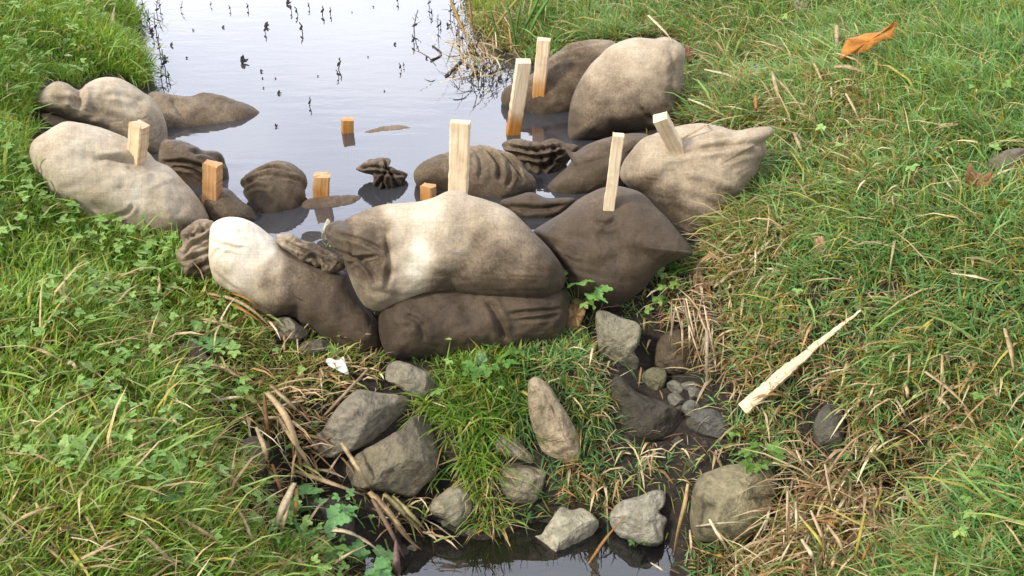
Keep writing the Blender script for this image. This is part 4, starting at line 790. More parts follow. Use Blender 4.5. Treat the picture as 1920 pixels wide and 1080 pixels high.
many([([(1215, 28), (1250, 62), (1262, 80)], 7, STRAW), ([(1320, 130), (1370, 140), (1420, 170)], 6, STRAW), ([(1290, 185), (1330, 200), (1380, 230)], 6, STRAW), ([(1300, 60), (1340, 40), (1400, 30)], 5, PALEC), ([(1280, 260), (1340, 225), (1400, 215)], 5)],
     'straw coloured blade bent over behind the highest right bag', 'dead blades behind the highest right bag', arch=.02, k=.5)
many([([(180, 400), (300, 290), (420, 210), (500, 150)], 6, STRAW), ([(285, 300), (330, 190), (377, 62)], 5, STRAW), ([(310, 502), (420, 420), (542, 370)], 9, STRAW), ([(380, 332), (440, 270), (492, 230)], 5, PALEC), ([(460, 372), (520, 250), (572, 130)], 6, STRAW), ([(530, 352), (640, 250), (742, 140)], 7, PALEC), ([(490, 342), (560, 250), (612, 160)], 5, STRAW), ([(640, 230), (670, 160), (692, 88)], 5), ([(770, 70), (820, 60), (872, 68)], 7, PALEC), ([(560, 342), (610, 310), (668, 300)], 6, STRAW), ([(200, 410), (290, 330), (400, 250)], 5), ([(470, 230), (520, 170), (530, 120)], 5, PALEC), ([(580, 300), (660, 210), (700, 180)], 5, STRAW), ([(180, 390), (250, 330), (330, 290)], 6, TANC), ([(740, 335), (800, 355), (850, 365)], 6, PALEC), ([(660, 372), (720, 375), (770, 385)], 5, PALEC), ([(660, 120), (720, 60), (760, 10)], 6, STRAW), ([(700, 140), (740, 120), (790, 40)], 6, PALEC), ([(440, 200), (380, 230), (330, 280)], 5)],
     'pale straw stalk swept downhill beside the tan bag with the folded corner', 'pale straws beside the folded tan bag', conv=CS, name='straw_stalk', cat='straw', arch=.02, k=.3)
hang = []
for k in range(26):
    x0 = 1262 + random.uniform(-5, 75); y0 = 570 + random.uniform(-20, 45); dx = random.uniform(-38, 38); dy = random.uniform(40, 110)
    hang.append(([(x0, y0), (x0 + dx * .35, y0 + dy * .4), (x0 + dx, y0 + dy)], random.uniform(3, 6), random.choice([TANC, STRAW, (.34, .24, .15)])))
for k in range(14):
    x0 = 1255 + random.uniform(0, 60); y0 = 560 + random.uniform(-10, 40); hang.append(([(x0, y0), (x0 + 30, y0 + random.uniform(-5, 15)), (x0 + random.uniform(45, 75), y0 + random.uniform(5, 30))], random.uniform(3, 6), random.choice([TANC, (.38, .25, .16)])))
many(hang, 'brown straw hanging in the matted tuft over the dark boulder', 'hanging straw over the dark boulder', name='straw_stalk', cat='straw', arch=.05, k=.6)
many([([(845, 0), (862, 45), (886, 88)], 9, (.46, .30, .09)), ([(975, -8), (935, 40), (905, 85)], 7, (.36, .34, .08)), ([(880, 0), (884, 40), (890, 70)], 7, (.30, .18, .08))],
     'orange dead reed leaning over the corner of the pond at the right', 'dead reeds at the pond corner', name='dead_reed', cat='reed', arch=.0, k=.85, floor=0)
many([([(1010, -5), (985, 50), (960, 90)], 9, (.14, .28, .04)), ([(1030, -5), (1000, 40), (985, 92)], 9, (.13, .27, .04)), ([(975, 10), (968, 50), (965, 90)], 7, (.16, .28, .05)), ([(950, 10), (962, 50), (968, 108)], 7, (.12, .24, .04)), ([(1020, 20), (1015, 50), (1012, 80)], 8, (.17, .30, .05)), ([(920, 20), (930, 60), (945, 95)], 6, (.13, .22, .04)), ([(1000, 20), (968, 40), (940, 62)], 7, (.15, .27, .05)), ([(1105, -5), (1102, 30), (1098, 55)], 7, (.20, .27, .04))],
     'long fresh green blade arching over the pond corner at the right', 'green blades at the pond corner', name='tall_grass', cat='grass', arch=.0, k=.85, mat=M_GRASS, floor=0)
many([([(808, 113), (833, 102), (811, 86)], 4, (.05, .04, .04)), ([(836, 143), (860, 120), (888, 92)], 6, (.06, .05, .045))],
     'dark bent twig floating in the pond near the right corner', 'floating twigs', name='twig', cat='twig', arch=.0, k=0, round_=True, floor=.004)
many([([(655, 466), (672, 452), (690, 460)], 3, PALEC), ([(672, 462), (690, 464), (704, 463)], 3, PALEC), ([(716, 440), (718, 455), (716, 475)], 3, PALEC)], 'tiny straw stuck to the creased grey end of the big pale bag', 'straws on the big pale bag', name='straw_stalk', cat='straw', arch=0, k=0) if False else None

# ------------------------------------------------------------------ single dead leaves and litter
def leaf_plate(label, outline, col, name='fallen_leaf', cat='leaf', curl=.02, thick=.0015, lift=.03, tilt=.5, rough=.1, mat=None, veins=True):
    o = smooth_closed(outline, 48); c = o.mean(0); g = hit([(c[0], max(p[1] for p in outline) - 4)], lift)[0]
    n0 = rays([c])[0]; n0 /= np.linalg.norm(n0); nn = -n0 * (1 - tilt) + np.array([0, 0, 1.]) * tilt; nn /= np.linalg.norm(nn)
    d = rays(o); t = ((g - CAMP) @ nn) / (d @ nn); B = CAMP + d * t[:, None]; Cc = B.mean(0)
    V = []; rg = np.random.default_rng(int(c[0])); R = np.linalg.norm(B - Cc, axis=1).max()
    rs = [0, .25, .5, .75, 1.0]
    for sgn in (1, -1):
        for r in rs:
            for j in range(48):
                p = Cc + (B[j] - Cc) * r; a = 2 * math.pi * j / 48
                z = curl * (r ** 2) * (math.sin(a * 2 + 1) * .8 + .5 * math.sin(a * 3)) + (curl * .35 * math.cos(a * 7) * r if veins else 0)
                V.append(p + nn * (z + sgn * thick / 2))
    V = np.array(V); m = len(rs) * 48; q = []
    for s in range(2):
        for i in range(len(rs) - 1):
            for j in range(48):
                a, b, c2, d2 = s * m + i * 48 + j, s * m + (i + 1) * 48 + j, s * m + (i + 1) * 48 + (j + 1) % 48, s * m + i * 48 + (j + 1) % 48
                q.append((a, b, c2, d2) if s == 0 else (d2, c2, b, a))
    e0 = (len(rs) - 1) * 48
    for j in range(48): q.append((e0 + j, m + e0 + j, m + e0 + (j + 1) % 48, e0 + (j + 1) % 48))
    nz = vnoise(V * 40, 3)[:, None]
    cc = np.clip(np.array(col)[None] * (1 + .35 * nz), 0, 1)
    Vr, o2 = recentre(V)
    return link(name, mesh_np(name, Vr, q, None, mat or M_DEAD, True, {'col': cc}), label, cat, None, loc=o2)
leaf_plate('large orange brown fallen leaf propped in the grass high on the right bank', CR([(470, 315), (490, 240), (520, 195), (580, 165), (650, 155), (715, 150), (745, 115), (765, 130), (740, 165), (745, 200), (700, 200), (650, 225), (600, 260), (550, 270), (500, 300)]), (.50, .20, .035), curl=.02, lift=.05, tilt=.35)
leaf_plate('curled reddish brown leaf before the grey stone at the right edge', CR([(1105, 905), (1130, 850), (1180, 845), (1225, 880), (1240, 930), (1210, 970), (1160, 985), (1120, 950)]), (.26, .12, .055), curl=.03, lift=.03)
leaf_plate('curled pale brown leaf in the middle of the right bank', CS([(1000, 210), (1020, 180), (1080, 180), (1130, 210), (1110, 240), (1160, 270), (1160, 305), (1110, 300), (1060, 260), (1020, 245)]), (.45, .28, .17), curl=.02, lift=.03)
leaf_plate('dusty brown leaf under the straw below the tan bag with the folded corner', CS([(180, 440), (240, 415), (320, 440), (330, 480), (270, 510), (230, 530), (190, 490)]), (.24, .15, .10), curl=.02, lift=.025)
leaf_plate('small reddish leaf at the right corner of the highest right bag', [(1283, 92), (1296, 88), (1303, 98), (1298, 112), (1286, 116)], (.20, .08, .05), curl=.01, lift=.04)
leaf_plate('pale pinkish leaf at the top edge of the right bank', [(1486, 10), (1500, 0), (1514, 4), (1512, 18), (1494, 22)], (.42, .32, .27), curl=.01, lift=.03)
leaf_plate('torn white scrap lying in the grass below the dark end of the white-topped bag', C5([(896, 850), (925, 842), (955, 852), (990, 830), (1002, 870), (1020, 926), (985, 918), (950, 900), (912, 880)]), (.82, .80, .76), name='white_scrap', cat='litter', curl=.004, lift=.055, tilt=.2, veins=False)
leaf_plate('rusty brown leaf at the foot of the seedling by the upright grey stone', CB([(0, 0)]) if False else [(1060, 600), (1070, 565), (1088, 560), (1098, 580), (1090, 605), (1078, 620), (1064, 618)], (.24, .15, .06), curl=.02, lift=.03, tilt=.1)
leaf_plate('pale narrow leaf tip standing beside the creased end of the big pale bag', [(603, 448), (606, 428), (614, 410), (621, 420), (620, 440), (614, 452)], (.48, .46, .34), curl=.006, lift=.05, tilt=.0, veins=False)
leaf_plate('orange scrap of leaf on the end of the twisted sacking roll', [(518, 442), (530, 438), (540, 444), (536, 456), (526, 456)], (.45, .18, .09), curl=.006, lift=.10, tilt=.2, veins=False)

leaf_plate('broad oval green leaf standing in the middle grass below the soaked dark bag', [(893, 690), (892, 668), (900, 655), (910, 662), (916, 680), (912, 698), (902, 704)], (.13, .24, .08), name='green_leaf', curl=.008, lift=.04, tilt=.15, mat=M_LEAF)
leaf_plate('broad green leaf lying flat above the pale layered stone', [(915, 712), (925, 698), (942, 700), (952, 712), (940, 722), (924, 722)], (.12, .25, .07), name='green_leaf', curl=.006, lift=.035, tilt=.6, mat=M_LEAF)
# ------------------------------------------------------------------ dark dead bits standing in the pond
def pond_bit_mesh(kind):
    rg = np.random.default_rng(kind + 40); V = []; q = []; cols = []
    def tube(P, r):
        b = len(V); P = np.array(P)
        for i, p in enumerate(P):
            for j in range(5): a = j * 2 * math.pi / 5; V.append(p + np.array([math.cos(a), math.sin(a), 0]) * r * (1 - .4 * i / len(P)))
        for i in range(len(P) - 1):
            for j in range(5): q.append((b + i * 5 + j, b + i * 5 + (j + 1) % 5, b + (i + 1) * 5 + (j + 1) % 5, b + (i + 1) * 5 + j))
    def scrap(c, s, az):
        b = len(V); d = np.array([math.cos(az), math.sin(az) * .5, .5]); d /= np.linalg.norm(d); e = np.array([-math.sin(az), math.cos(az), .3]); nrm = np.cross(d, e)
        for sg in (1, -1):
            for u, w_ in ((-.9, 0), (-.3, .33), (.3, .4), (1, .05), (.3, -.35), (-.4, -.28)): V.append(c + (d * u + e * w_) * s + nrm * sg * s * .10 + nrm * s * .25 * w_)
        q.extend([(b, b + 1, b + 2, b + 5), (b + 5, b + 2, b + 3, b + 4), (b + 6, b + 11, b + 8, b + 7), (b + 11, b + 10, b + 9, b + 8)])
        for j in range(6): q.append((b + j, b + 6 + j, b + 6 + (j + 1) % 6, b + (j + 1) % 6))
    h = .05
    if kind == 0:
        tube([(0, 0, -.03), (.002, 0, .01), (.004, .001, .03), (0, 0, h)], .0025); scrap(np.array([0, 0, .022]), .014, 1.2); scrap(np.array([.003, 0, .038]), .010, 2.2)
    elif kind == 1:
        scrap(np.array([0, 0, .012]), .022, 1.4); scrap(np.array([.01, 0, .008]), .014, .3); tube([(0, 0, -.02), (0, 0, .012)], .003)
    else:
        tube([(0, 0, -.03), (-.006, 0, .02), (-.003, 0, .06), (.004, 0, .10)], .0025); scrap(np.array([-.004, 0, .03]), .015, .6); scrap(np.array([.0, 0, .07]), .012, 2.5); tube([(-.005, 0, .03), (.02, 0, .05)], .0018); tube([(-.004, 0, .05), (-.02, .003, .065)], .0016)
    V = np.array(V); c = np.tile(np.array([.035, .024, .022]), (len(V), 1)) * (1 + .5 * rg.random((len(V), 1)))
    return mesh_np('dead_pond_stem', V, q, None, M_DEAD, False, {'col': c})
PB = [pond_bit_mesh(k) for k in range(3)]
bits = [(862, 95, 2, .9), (868, 108, 0, .9), (880, 92, 1, .8), (898, 158, 2, .9), (906, 166, 0, .9), (918, 150, 2, 1.0), (936, 150, 1, .8), (950, 160, 2, .9), (860, 40, 2, 1.0), (872, 30, 0, .9), (852, 20, 2, 1.1), (866, 12, 1, .9), (908, 128, 1, .9), (892, 112, 2, 1.1), (296, 28, 2, 1.0), (284, 60, 1, .8), (310, 112, 1, .8), (268, 18, 2, 1.0), (322, 86, 1, .6), (432, 20, 0, .7), (455, 118, 1, 1.3), (490, 135, 1, .5), (418, 52, 1, .5), (362, 58, 1, .4), (302, 100, 2, 1.0), (312, 130, 2, 1.1), (305, 155, 2, 1.0), (295, 60, 2, 1.0), (282, 45, 2, .9), (278, 30, 2, .8), (288, 75, 0, .9), (316, 150, 0, .9), (350, 110, 1, .4), (500, 50, 1, .9), (497, 62, 0, .9), (465, 18, 0, .8), (540, 8, 1, 1.0), (546, 22, 0, .9), (558, 28, 0, 1.0), (567, 62, 0, 1.2), (580, 16, 0, .8), (604, 28, 0, 1.1), (619, 28, 0, .9), (522, 176, 1, .6), (580, 200, 0, .9), (518, 238, 1, .5), (634, 130, 0, 1.2), (635, 145, 0, .8), (492, 148, 1, .3), (516, 148, 1, .3), (494, 166, 1, .3), (596, 144, 1, .3), (746, 6, 0, .9), (740, 84, 1, .5), (752, 132, 0, .8), (757, 126, 0, .5), (778, 60, 2, 1.2), (776, 84, 0, 1.1), (824, 58, 2, .9), (800, 110, 1, .5), (826, 50, 0, .8), (840, 50, 1, .8), (846, 30, 2, 1.0), (856, 72, 0, 1.0), (870, 62, 2, .9), (876, 125, 1, .7), (888, 150, 2, .9), (884, 158, 0, .8), (893, 140, 1, .8), (905, 140, 0, .9), (931, 168, 0, .9), (915, 118, 2, 1.0), (925, 130, 0, 1.0), (720, 172, 1, .3), (940, 140, 2, .9), (395, 12, 0, .6), (340, 20, 2, .6), (302, 18, 2, .8), (700, 14, 1, .4), (690, 108, 1, .3), (660, 24, 1, .3), (810, 30, 0, .9), (806, 14, 2, .9)]
for x, y, kd, sc in bits:
    p = at_z([(x, y)], 0)[0]
    o = link('dead_pond_stem', PB[kd], 'small dark dead plant scrap standing out of the bright pond', 'dead stem', 'dark plant scraps in the pond', loc=p)
    o.scale = (sc,) * 3; o.rotation_euler = (random.uniform(-.2, .2), random.uniform(-.25, .25), random.uniform(-.6, .6))

# ------------------------------------------------------------------ green leaves: template of a three-lobed toothed leaf
def lobed_template(lobes=3, spread=62):
    V = []; tr = []
    half = [(.06, .03), (.26, .20), (.40, .36), (.52, .24), (.68, .33), (.76, .16), (.92, .15), (1.0, .0)]
    for L_ in range(lobes):
        a = math.radians((L_ - (lobes - 1) / 2) * spread); ca, sa = math.cos(a), math.sin(a); sc = 1.0 if L_ == (lobes - 1) / 2 else .85
        out = half + [(x, -y) for x, y in half[::-1][1:]]; b = len(V)
        V.append((.5 * ca * sc, .5 * sa * sc, -.05))
        for x, y in out: V.append(((x * ca - y * sa) * sc, (x * sa + y * ca) * sc, .10 * abs(y) * 2 - .12 * x * x))
        m = len(out)
        for j in range(m): tr.append((b, b + 1 + j, b + 1 + (j + 1) % m))
    return np.array(V), np.array(tr)
LT, LTR = lobed_template()
def leaves_mesh(name, pos, size, az, pitch, roll, col, mat=None, stems=None):
    n = len(pos); m = len(LT); ca, sa = np.cos(az), np.sin(az); cp, sp = np.cos(pitch), np.sin(pitch); cr, sr = np.cos(roll), np.sin(roll)
    X, Y, Z = (np.tile(LT[:, k], (n, 1)) * size[:, None] for k in range(3))
    Y, Z = Y * cr[:, None] - Z * sr[:, None], Y * sr[:, None] + Z * cr[:, None]
    X, Z = X * cp[:, None] - Z * sp[:, None], X * sp[:, None] + Z * cp[:, None]
    X, Y = X * ca[:, None] - Y * sa[:, None], X * sa[:, None] + Y * ca[:, None]
    V = np.stack([X, Y, Z], 2) + pos[:, None]; T = (LTR[None] + (np.arange(n) * m)[:, None, None]).reshape(-1, 3)
    return V.reshape(-1, 3), T, np.repeat(col, m, 0)
def plant(label, px, py, size_px, n, h, col, lift=0.0, name='leafy_plant', cat='plant', floor=None, spread=.5):
    """a small rosette of toothed leaves on thin stems"""
    g = solid_hit([(px, py)], lift, floor)[0]; s = size_px / FPX * np.linalg.norm(g - CAMP); rg = np.random.default_rng(int(px * 7 + py))
    az = rg.uniform(0, 6.28, n); rad = s * spread * np.sqrt(rg.random(n)); tip = np.stack([np.cos(az) * rad, np.sin(az) * rad, h * (.55 + .6 * rg.random(n))], 1)
    c = np.array(col)[None] * rg.uniform(.8, 1.25, (n, 1)); sz = s * rg.uniform(.26, .42, n)
    root = link(name, None, label, cat, None, loc=g)
    V, T, cc = leaves_mesh('leaf', tip, sz, az + rg.normal(0, .4, n), rg.normal(.1, .3, n), rg.normal(0, .3, n), c)
    for i in range(n):
        m = len(LT); me = mesh_np('leaf', V[i * m:(i + 1) * m], None, LTR, M_LEAF, True, {'col': cc[i * m:(i + 1) * m]}); link('leaf', me, parent=root)
    SV = []; SQ = []
    for i in range(n):
        P = np.array([[0, 0, -.01], tip[i] * np.array([.35, .35, .6]), tip[i]]); P = smooth_open(P, 6); b = len(SV)
        for p in P:
            for j in range(4): a = j * math.pi / 2; SV.append(p + np.array([math.cos(a), math.sin(a), 0]) * .0014)
        for k in range(5):
            for j in range(4): SQ.append((b + k * 4 + j, b + k * 4 + (j + 1) % 4, b + (k + 1) * 4 + (j + 1) % 4, b + (k + 1) * 4 + j))
    SV = np.array(SV); link('stem', mesh_np('stem', SV, SQ, None, M_LEAF, True, {'col': np.tile(np.array([.16, .20, .06]), (len(SV), 1))}), parent=root)
LG = (.19, .36, .09); MG = (.13, .27, .06); BG = (.15, .31, .10)
plant('fresh green seedling leaning out over the right end of the big pale bag', 1083, 590, 95, 12, .11, (.22, .42, .11), lift=.03, spread=.4)
plant('leafy green plant with fern-like leaves at the lower left stream edge', 590, 1015, 110, 11, .10, BG)
plant('leafy green plant cut by the lower picture edge beside the stream', 660, 1085, 110, 10, .06, BG)
plant('leafy plant hanging above the dark mud-stained stone', 645, 945, 34, 4, .03, BG)
plant('tiny seedling growing in front of the sharp ridged stone', 1190, 1026, 38, 5, .035, (.11, .24, .06), floor=ZS)
plant('feathery bright plant between the loose stake and the big olive boulder', 1432, 880, 60, 10, .05, (.11, .22, .03))
plant('low leafy plant at the foot of the soaked dark bag', 925, 695, 80, 7, .05, MG)
plant('pale clump of small round leaves under the soaked dark bag', 955, 672, 46, 7, .04, LG)
plant('small bright weed under the dark end of the white-topped bag', 650, 642, 26, 4, .03, LG)
plant('leafy weed on the broad flat stone at its left edge', 590, 800, 34, 5, .03, BG)
plant('cluster of lobed leaves in the grass left of the stone pile', 400, 655, 80, 9, .05, BG)
plant('pale lobed plant low on the left bank among tan blades', 300, 930, 90, 10, .06, (.12, .25, .07))
plant('green weed between the rounded dark bag and the grey upright stone', 1265, 515, 60, 8, .05, (.09, .19, .03))
plant('leafy plant overhanging the shaded hole at the right stream edge', 1570, 900, 50, 6, .05, (.08, .19, .05))

# ------------------------------------------------------------------ ground cover: grass, straw litter, low leaves
# pixel x, y, density, blade length, straw share, matting, leaf share
GC = np.array([
    (1150, 780, .05, .05, .1, .6, 0), (1170, 830, .06, .05, .1, .6, 0), (1215, 740, .0, .05, .1, .6, 0), (1260, 760, .0, .05, .1, .6, 0), (1300, 760, .0, .05, .1, .6, 0), (1310, 820, .0, .05, .1, .6, 0), (1340, 840, .05, .05, .1, .6, 0), (1230, 850, .07, .05, .1, .6, 0), (1270, 850, .07, .05, .1, .6, 0), (1200, 910, .10, .05, .1, .6, 0), (1215, 690, .0, .05, .1, .6, 0), (1250, 640, .0, .05, .1, .6, 0), (1520, 790, .15, .05, .3, .6, 0), (600, 770, .05, .05, .3, .5, 0), (720, 760, .0, .05, .3, .5, 0), (620, 880, .0, .05, .3, .5, 0), (830, 800, .6, .08, .1, .2, 0),
    (1690, 930, .05, .06, .4, .5, 0), (1710, 960, .1, .06, .3, .5, 0), (1650, 940, .15, .06, .4, .5, 0), (1535, 820, .05, .06, .3, .5, 0), (1545, 850, .1, .06, .3, .5, 0), (700, 790, .0, .05, .2, .5, 0), (770, 910, .03, .05, .3, .5, 0), (560, 905, .03, .05, .3, .5, 0), (820, 960, .05, .05, .3, .5, 0), (1275, 695, .0, .05, .4, .6, 0), (1290, 850, .05, .05, .4, .6, 0), (1240, 950, .05, .05, .4, .6, 0), (1130, 950, .1, .05, .3, .6, 0), (700, 1040, .04, .05, .5, .5, 0), (640, 990, .03, .05, .5, .5, 0), (1500, 780, .4, .06, .4, .6, .1), (880, 800, 1, .10, .05, .2, 0), (910, 870, .9, .10, .1, .2, 0),
    (1180, 740, .03, .05, .15, .6, 0), (1200, 800, .06, .05, .2, .6, 0), (1250, 820, .05, .05, .2, .6, 0), (1180, 880, .12, .05, .3, .5, 0), (1250, 880, .10, .05, .35, .5, 0), (1270, 700, .05, .05, .4, .6, 0), (940, 830, 1, .09, .06, .2, 0), (1050, 720, 1, .08, .15, .2, 0), (1120, 800, .8, .08, .25, .3, 0), (820, 760, 1, .08, .06, .2, 0), (930, 720, 1, .08, .06, .2, .15), (960, 900, .3, .08, .3, .3, 0),
        (0, 0, 1, .10, .05, .25, .25), (120, 30, 1, .10, .04, .2, .2), (220, 80, 1, .12, .04, .3, .05), (245, 130, 1, .12, .10, .4, 0), (100, 130, 1, .08, .03, .2, .8), (150, 140, 1, .07, .03, .2, .9), (20, 200, 1, .10, .05, .2, .3), (20, 350, 1, .10, .06, .25, .35), (60, 450, 1, .09, .10, .2, .7),
    (30, 560, 1, .10, .12, .2, .8), (200, 490, 1, .09, .07, .2, .9), (300, 470, 1, .09, .05, .2, .4), (150, 620, 1, .11, .2, .25, .7), (330, 530, .9, .09, .1, .3, .8), (400, 560, .9, .12, .4, .6, .3), (360, 650, .45, .09, .45, .5, .4), (100, 800, 1, .12, .32, .25, .3), (60, 700, 1, .12, .2, .2, .4), (300, 720, 1, .11, .3, .2, .5), (280, 860, 1, .10, .2, .2, .9),
    (60, 950, 1, .13, .38, .3, .3), (180, 1040, 1, .13, .4, .3, .3), (400, 930, .9, .12, .38, .3, .6), (350, 1060, 1, .12, .3, .3, .6), (450, 760, .7, .10, .35, .4, .6), (470, 860, .5, .10, .5, .4, .4), (520, 720, .5, .07, .5, .5, .2), (610, 680, .5, .06, .45, .5, .2), (560, 690, .5, .06, .5, .5, .1), (520, 860, .08, .09, .7, .5, .1), (580, 940, .04, .08, .7, .5, .1), (540, 1060, .7, .10, .3, .3, .9), (650, 1040, .1, .08, .5, .4, .4),
    (700, 720, .15, .05, .7, .6, 0), (700, 840, 0, .05, .6, .5, 0), (780, 680, .6, .06, .2, .2, .1), (850, 670, .9, .06, .12, .2, .3), (930, 660, .9, .06, .15, .2, .5), (900, 760, 1, .075, .08, .15, .1), (870, 850, .8, .075, .10, .2, 0), (850, 790, .9, .075, .08, .2, .05), (960, 780, 1, .075, .1, .2, 0), (980, 700, .8, .06, .2, .2, .2), (1060, 660, .8, .055, .25, .3, .2), (1090, 760, .9, .065, .3, .3, 0), (1100, 840, .7, .06, .35, .4, 0), (1120, 900, .5, .055, .45, .5, 0), (960, 950, .3, .05, .45, .5, 0), (900, 910, .45, .055, .45, .4, 0), (1060, 1030, .02, .05, .5, .5, 0), (800, 1040, .02, .05, .6, .5, 0), (740, 960, .02, .05, .6, .5, 0),
    (1150, 720, .05, .05, .7, .6, 0), (1100, 570, .4, .05, .3, .3, .3), (1250, 520, .6, .05, .3, .4, .5), (1220, 600, .3, .05, .5, .5, .3), (1230, 760, .06, .05, .8, .6, 0), (1220, 860, .15, .06, .75, .6, 0), (1280, 850, .15, .06, .75, .7, .1), (1310, 560, .3, .06, .85, .8, .05), (1330, 650, .3, .07, .9, .8, 0), (1360, 740, .35, .07, .8, .8, 0), (1400, 450, .7, .10, .7, .8, 0), (1360, 520, .5, .08, .8, .8, 0), (1430, 560, .95, .06, .3, .7, .2), (1440, 660, .8, .07, .55, .7, .05), (1520, 700, .8, .08, .5, .7, .05), (1500, 800, .55, .08, .6, .6, .1), (1430, 870, .7, .05, .25, .4, .6), (1400, 820, .6, .06, .4, .5, .3), (1530, 900, .35, .09, .65, .5, .2), (1540, 1020, .35, .10, .65, .5, .1), (1400, 1060, .2, .09, .7, .5, 0), (1280, 1000, .06, .06, .6, .5, 0), (1660, 930, .35, .09, .55, .5, .2), (1690, 850, .7, .09, .5, .6, .15), (1690, 1040, .6, .10, .35, .5, .1), (1850, 1000, 1, .10, .2, .5, .2), (1780, 1060, 1, .10, .25, .5, .2),
    (1800, 740, .9, .09, .35, .6, .15), (1650, 650, 1, .08, .25, .7, .1), (1620, 760, .8, .09, .5, .7, .1), (1850, 540, 1, .08, .22, .7, .1), (1600, 480, 1, .08, .2, .7, .15), (1500, 520, 1, .07, .22, .7, .2), (1720, 300, 1, .08, .28, .7, .1), (1650, 320, .9, .08, .4, .7, .05), (1450, 330, .9, .09, .35, .7, .05), (1460, 220, .9, .09, .45, .7, .05), (1350, 150, .9, .10, .45, .6, 0), (1330, 60, 1, .10, .4, .6, 0), (1550, 120, 1, .09, .3, .6, .05), (1600, 180, .9, .09, .5, .7, 0), (1850, 100, 1, .12, .08, .4, .1), (1780, 150, 1, .11, .12, .5, .1), (1650, 10, 1, .10, .15, .5, .1), (1200, 30, 1, .10, .35, .6, 0), (1100, 40, 1, .12, .25, .5, 0), (1000, 50, .9, .13, .2, .4, 0), (930, 100, .6, .09, .5, .5, 0), (900, 40, .6, .11, .5, .4, 0), (1910, 350, .8, .09, .3, .6, .05), (1900, 250, 1, .09, .2, .6, .1)], float)
_mx, _my = np.meshgrid(np.arange(201) * 10 - 35., np.arange(117) * 10 - 35.)
GMAP = idw(np.stack([_mx.ravel(), _my.ravel()], 1), GC, 3.2).reshape(117, 201, 5)
def scatter(n, dens_col, rg, mn=0.0):
    """random rooted points on the visible banks, thinned by the control table"""
    X = rg.uniform(-3.2, 3.2, n); Y = 1.35 + 6.2 * rg.random(n) ** 1.15
    Z = H(X, Y); P = np.stack([X, Y, Z], 1); px = to_px(P)
    ok = (px[:, 0] > -260) & (px[:, 0] < 2180) & (px[:, 1] > -260) & (px[:, 1] < 1330)
    P, px = P[ok], px[ok]; g = GMAP[np.clip((px[:, 1] + 40) / 10, 0, 116).astype(int), np.clip((px[:, 0] + 40) / 10, 0, 200).astype(int)]
    d = g[:, dens_col] if dens_col != 2 else g[:, 2] * np.clip(g[:, 0] * 1.3, 0, 1)
    clump = .62 + .55 * vnoise(np.c_[P[:, :2] * 11, P[:, :1] * 0], 5) + .25 * vnoise(np.c_[P[:, :2] * 31, P[:, :1] * 0], 6)
    keep = rg.random(len(P)) < np.clip(d * clump * 1.35 if mn == 0 else d, 0, 1)
    wet_up = (P[:, 2] < .006) & (P[:, 1] > 3.15); wet_dn = P[:, 2] < ZS + .01
    keep &= ~wet_up & ~wet_dn
    P, px, g = P[keep], px[keep], g[keep]
    bad = np.zeros(len(P), bool)
    for o in ALL_OUT:
        o = np.asarray(o); lo, hi = o.min(0) - 3, o.max(0) + 3
        m = (px > lo).all(1) & (px < hi).all(1)
        if m.any():
            ii = np.where(m)[0]; c = o.mean(0); bad[ii] |= in_poly(px[ii], c + (o - c) * 1.03)
    return P[~bad], px[~bad], g[~bad]
def blade_cloud(name, label_kind, P, Ln, Wd, az, lean, bend, col, mat, tipcol=None):
    n = len(P); S = np.array([0, .38, .72, 1.0]); V = np.empty((n, 7, 3)); dirv = np.stack([np.cos(az), np.sin(az)], 1); perp = np.stack([-np.sin(az), np.cos(az)], 1)
    pos = P.copy(); prev = 0; k = 0; ang0 = lean
    tw = RNG.uniform(-.6, .6, n)
    for i, s in enumerate(S):
        if i:
            ds = (s - prev) * Ln; a = np.minimum(lean + bend * (s + prev) / 2, 2.3); pos = pos + np.c_[dirv * (np.sin(a) * ds)[:, None], np.cos(a) * ds]
            if i > 0: pos[:, 2] = np.maximum(pos[:, 2], H(pos[:, 0], pos[:, 1]) + .004 + .004 * i)
        prev = s
        if i < 3:
            w = Wd * (.75, 1.0, .72)[i] / 2; sd = np.c_[perp * w[:, None], np.sin(tw) * w]
            V[:, 2 * i] = pos - sd; V[:, 2 * i + 1] = pos + sd
        else: V[:, 6] = pos
    b = (np.arange(n) * 7)[:, None]
    q = np.vstack([b + np.array([[0, 1, 3, 2]]), b + np.array([[2, 3, 5, 4]])]); t = b + np.array([[4, 5, 6]])
    c = np.repeat(col, 7, 0)
    if tipcol is not None: c = c.reshape(n, 7, 3); c[:, 6] = c[:, 6] * .5 + tipcol * .5; c[:, :2] = c[:, :2] * .8 + np.array([.12, .11, .03]) * .2; c = c.reshape(-1, 3)
    me = mesh_np(name, V.reshape(-1, 3), q, t, mat, True, {'col': c})
    return link(name, me, label_kind[0], label_kind[1], kind='stuff')
P, px, g = scatter(1150000, 0, RNG)
n = len(P); straw = RNG.random(n) < g[:, 2] * np.where(px[:, 0] > 1300, .60, .60); mat_ = g[:, 3]
Ln = g[:, 1] * RNG.uniform(.35, 1.15, n); Wd = RNG.uniform(.0024, .0062, n) * np.where(straw, .85, 1)
flow = np.where(P[:, 0] > .3, 3.6, -.5) + .9 * fbm(np.c_[P[:, :2] * 2.2, P[:, :1] * 0], 21, 2)
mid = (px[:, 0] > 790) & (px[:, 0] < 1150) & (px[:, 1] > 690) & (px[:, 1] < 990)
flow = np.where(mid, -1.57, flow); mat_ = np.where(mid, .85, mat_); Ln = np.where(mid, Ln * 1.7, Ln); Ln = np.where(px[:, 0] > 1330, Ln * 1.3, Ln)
az = np.where(RNG.random(n) < mat_ * .75, flow + RNG.normal(0, .8, n), RNG.uniform(0, 6.283, n))
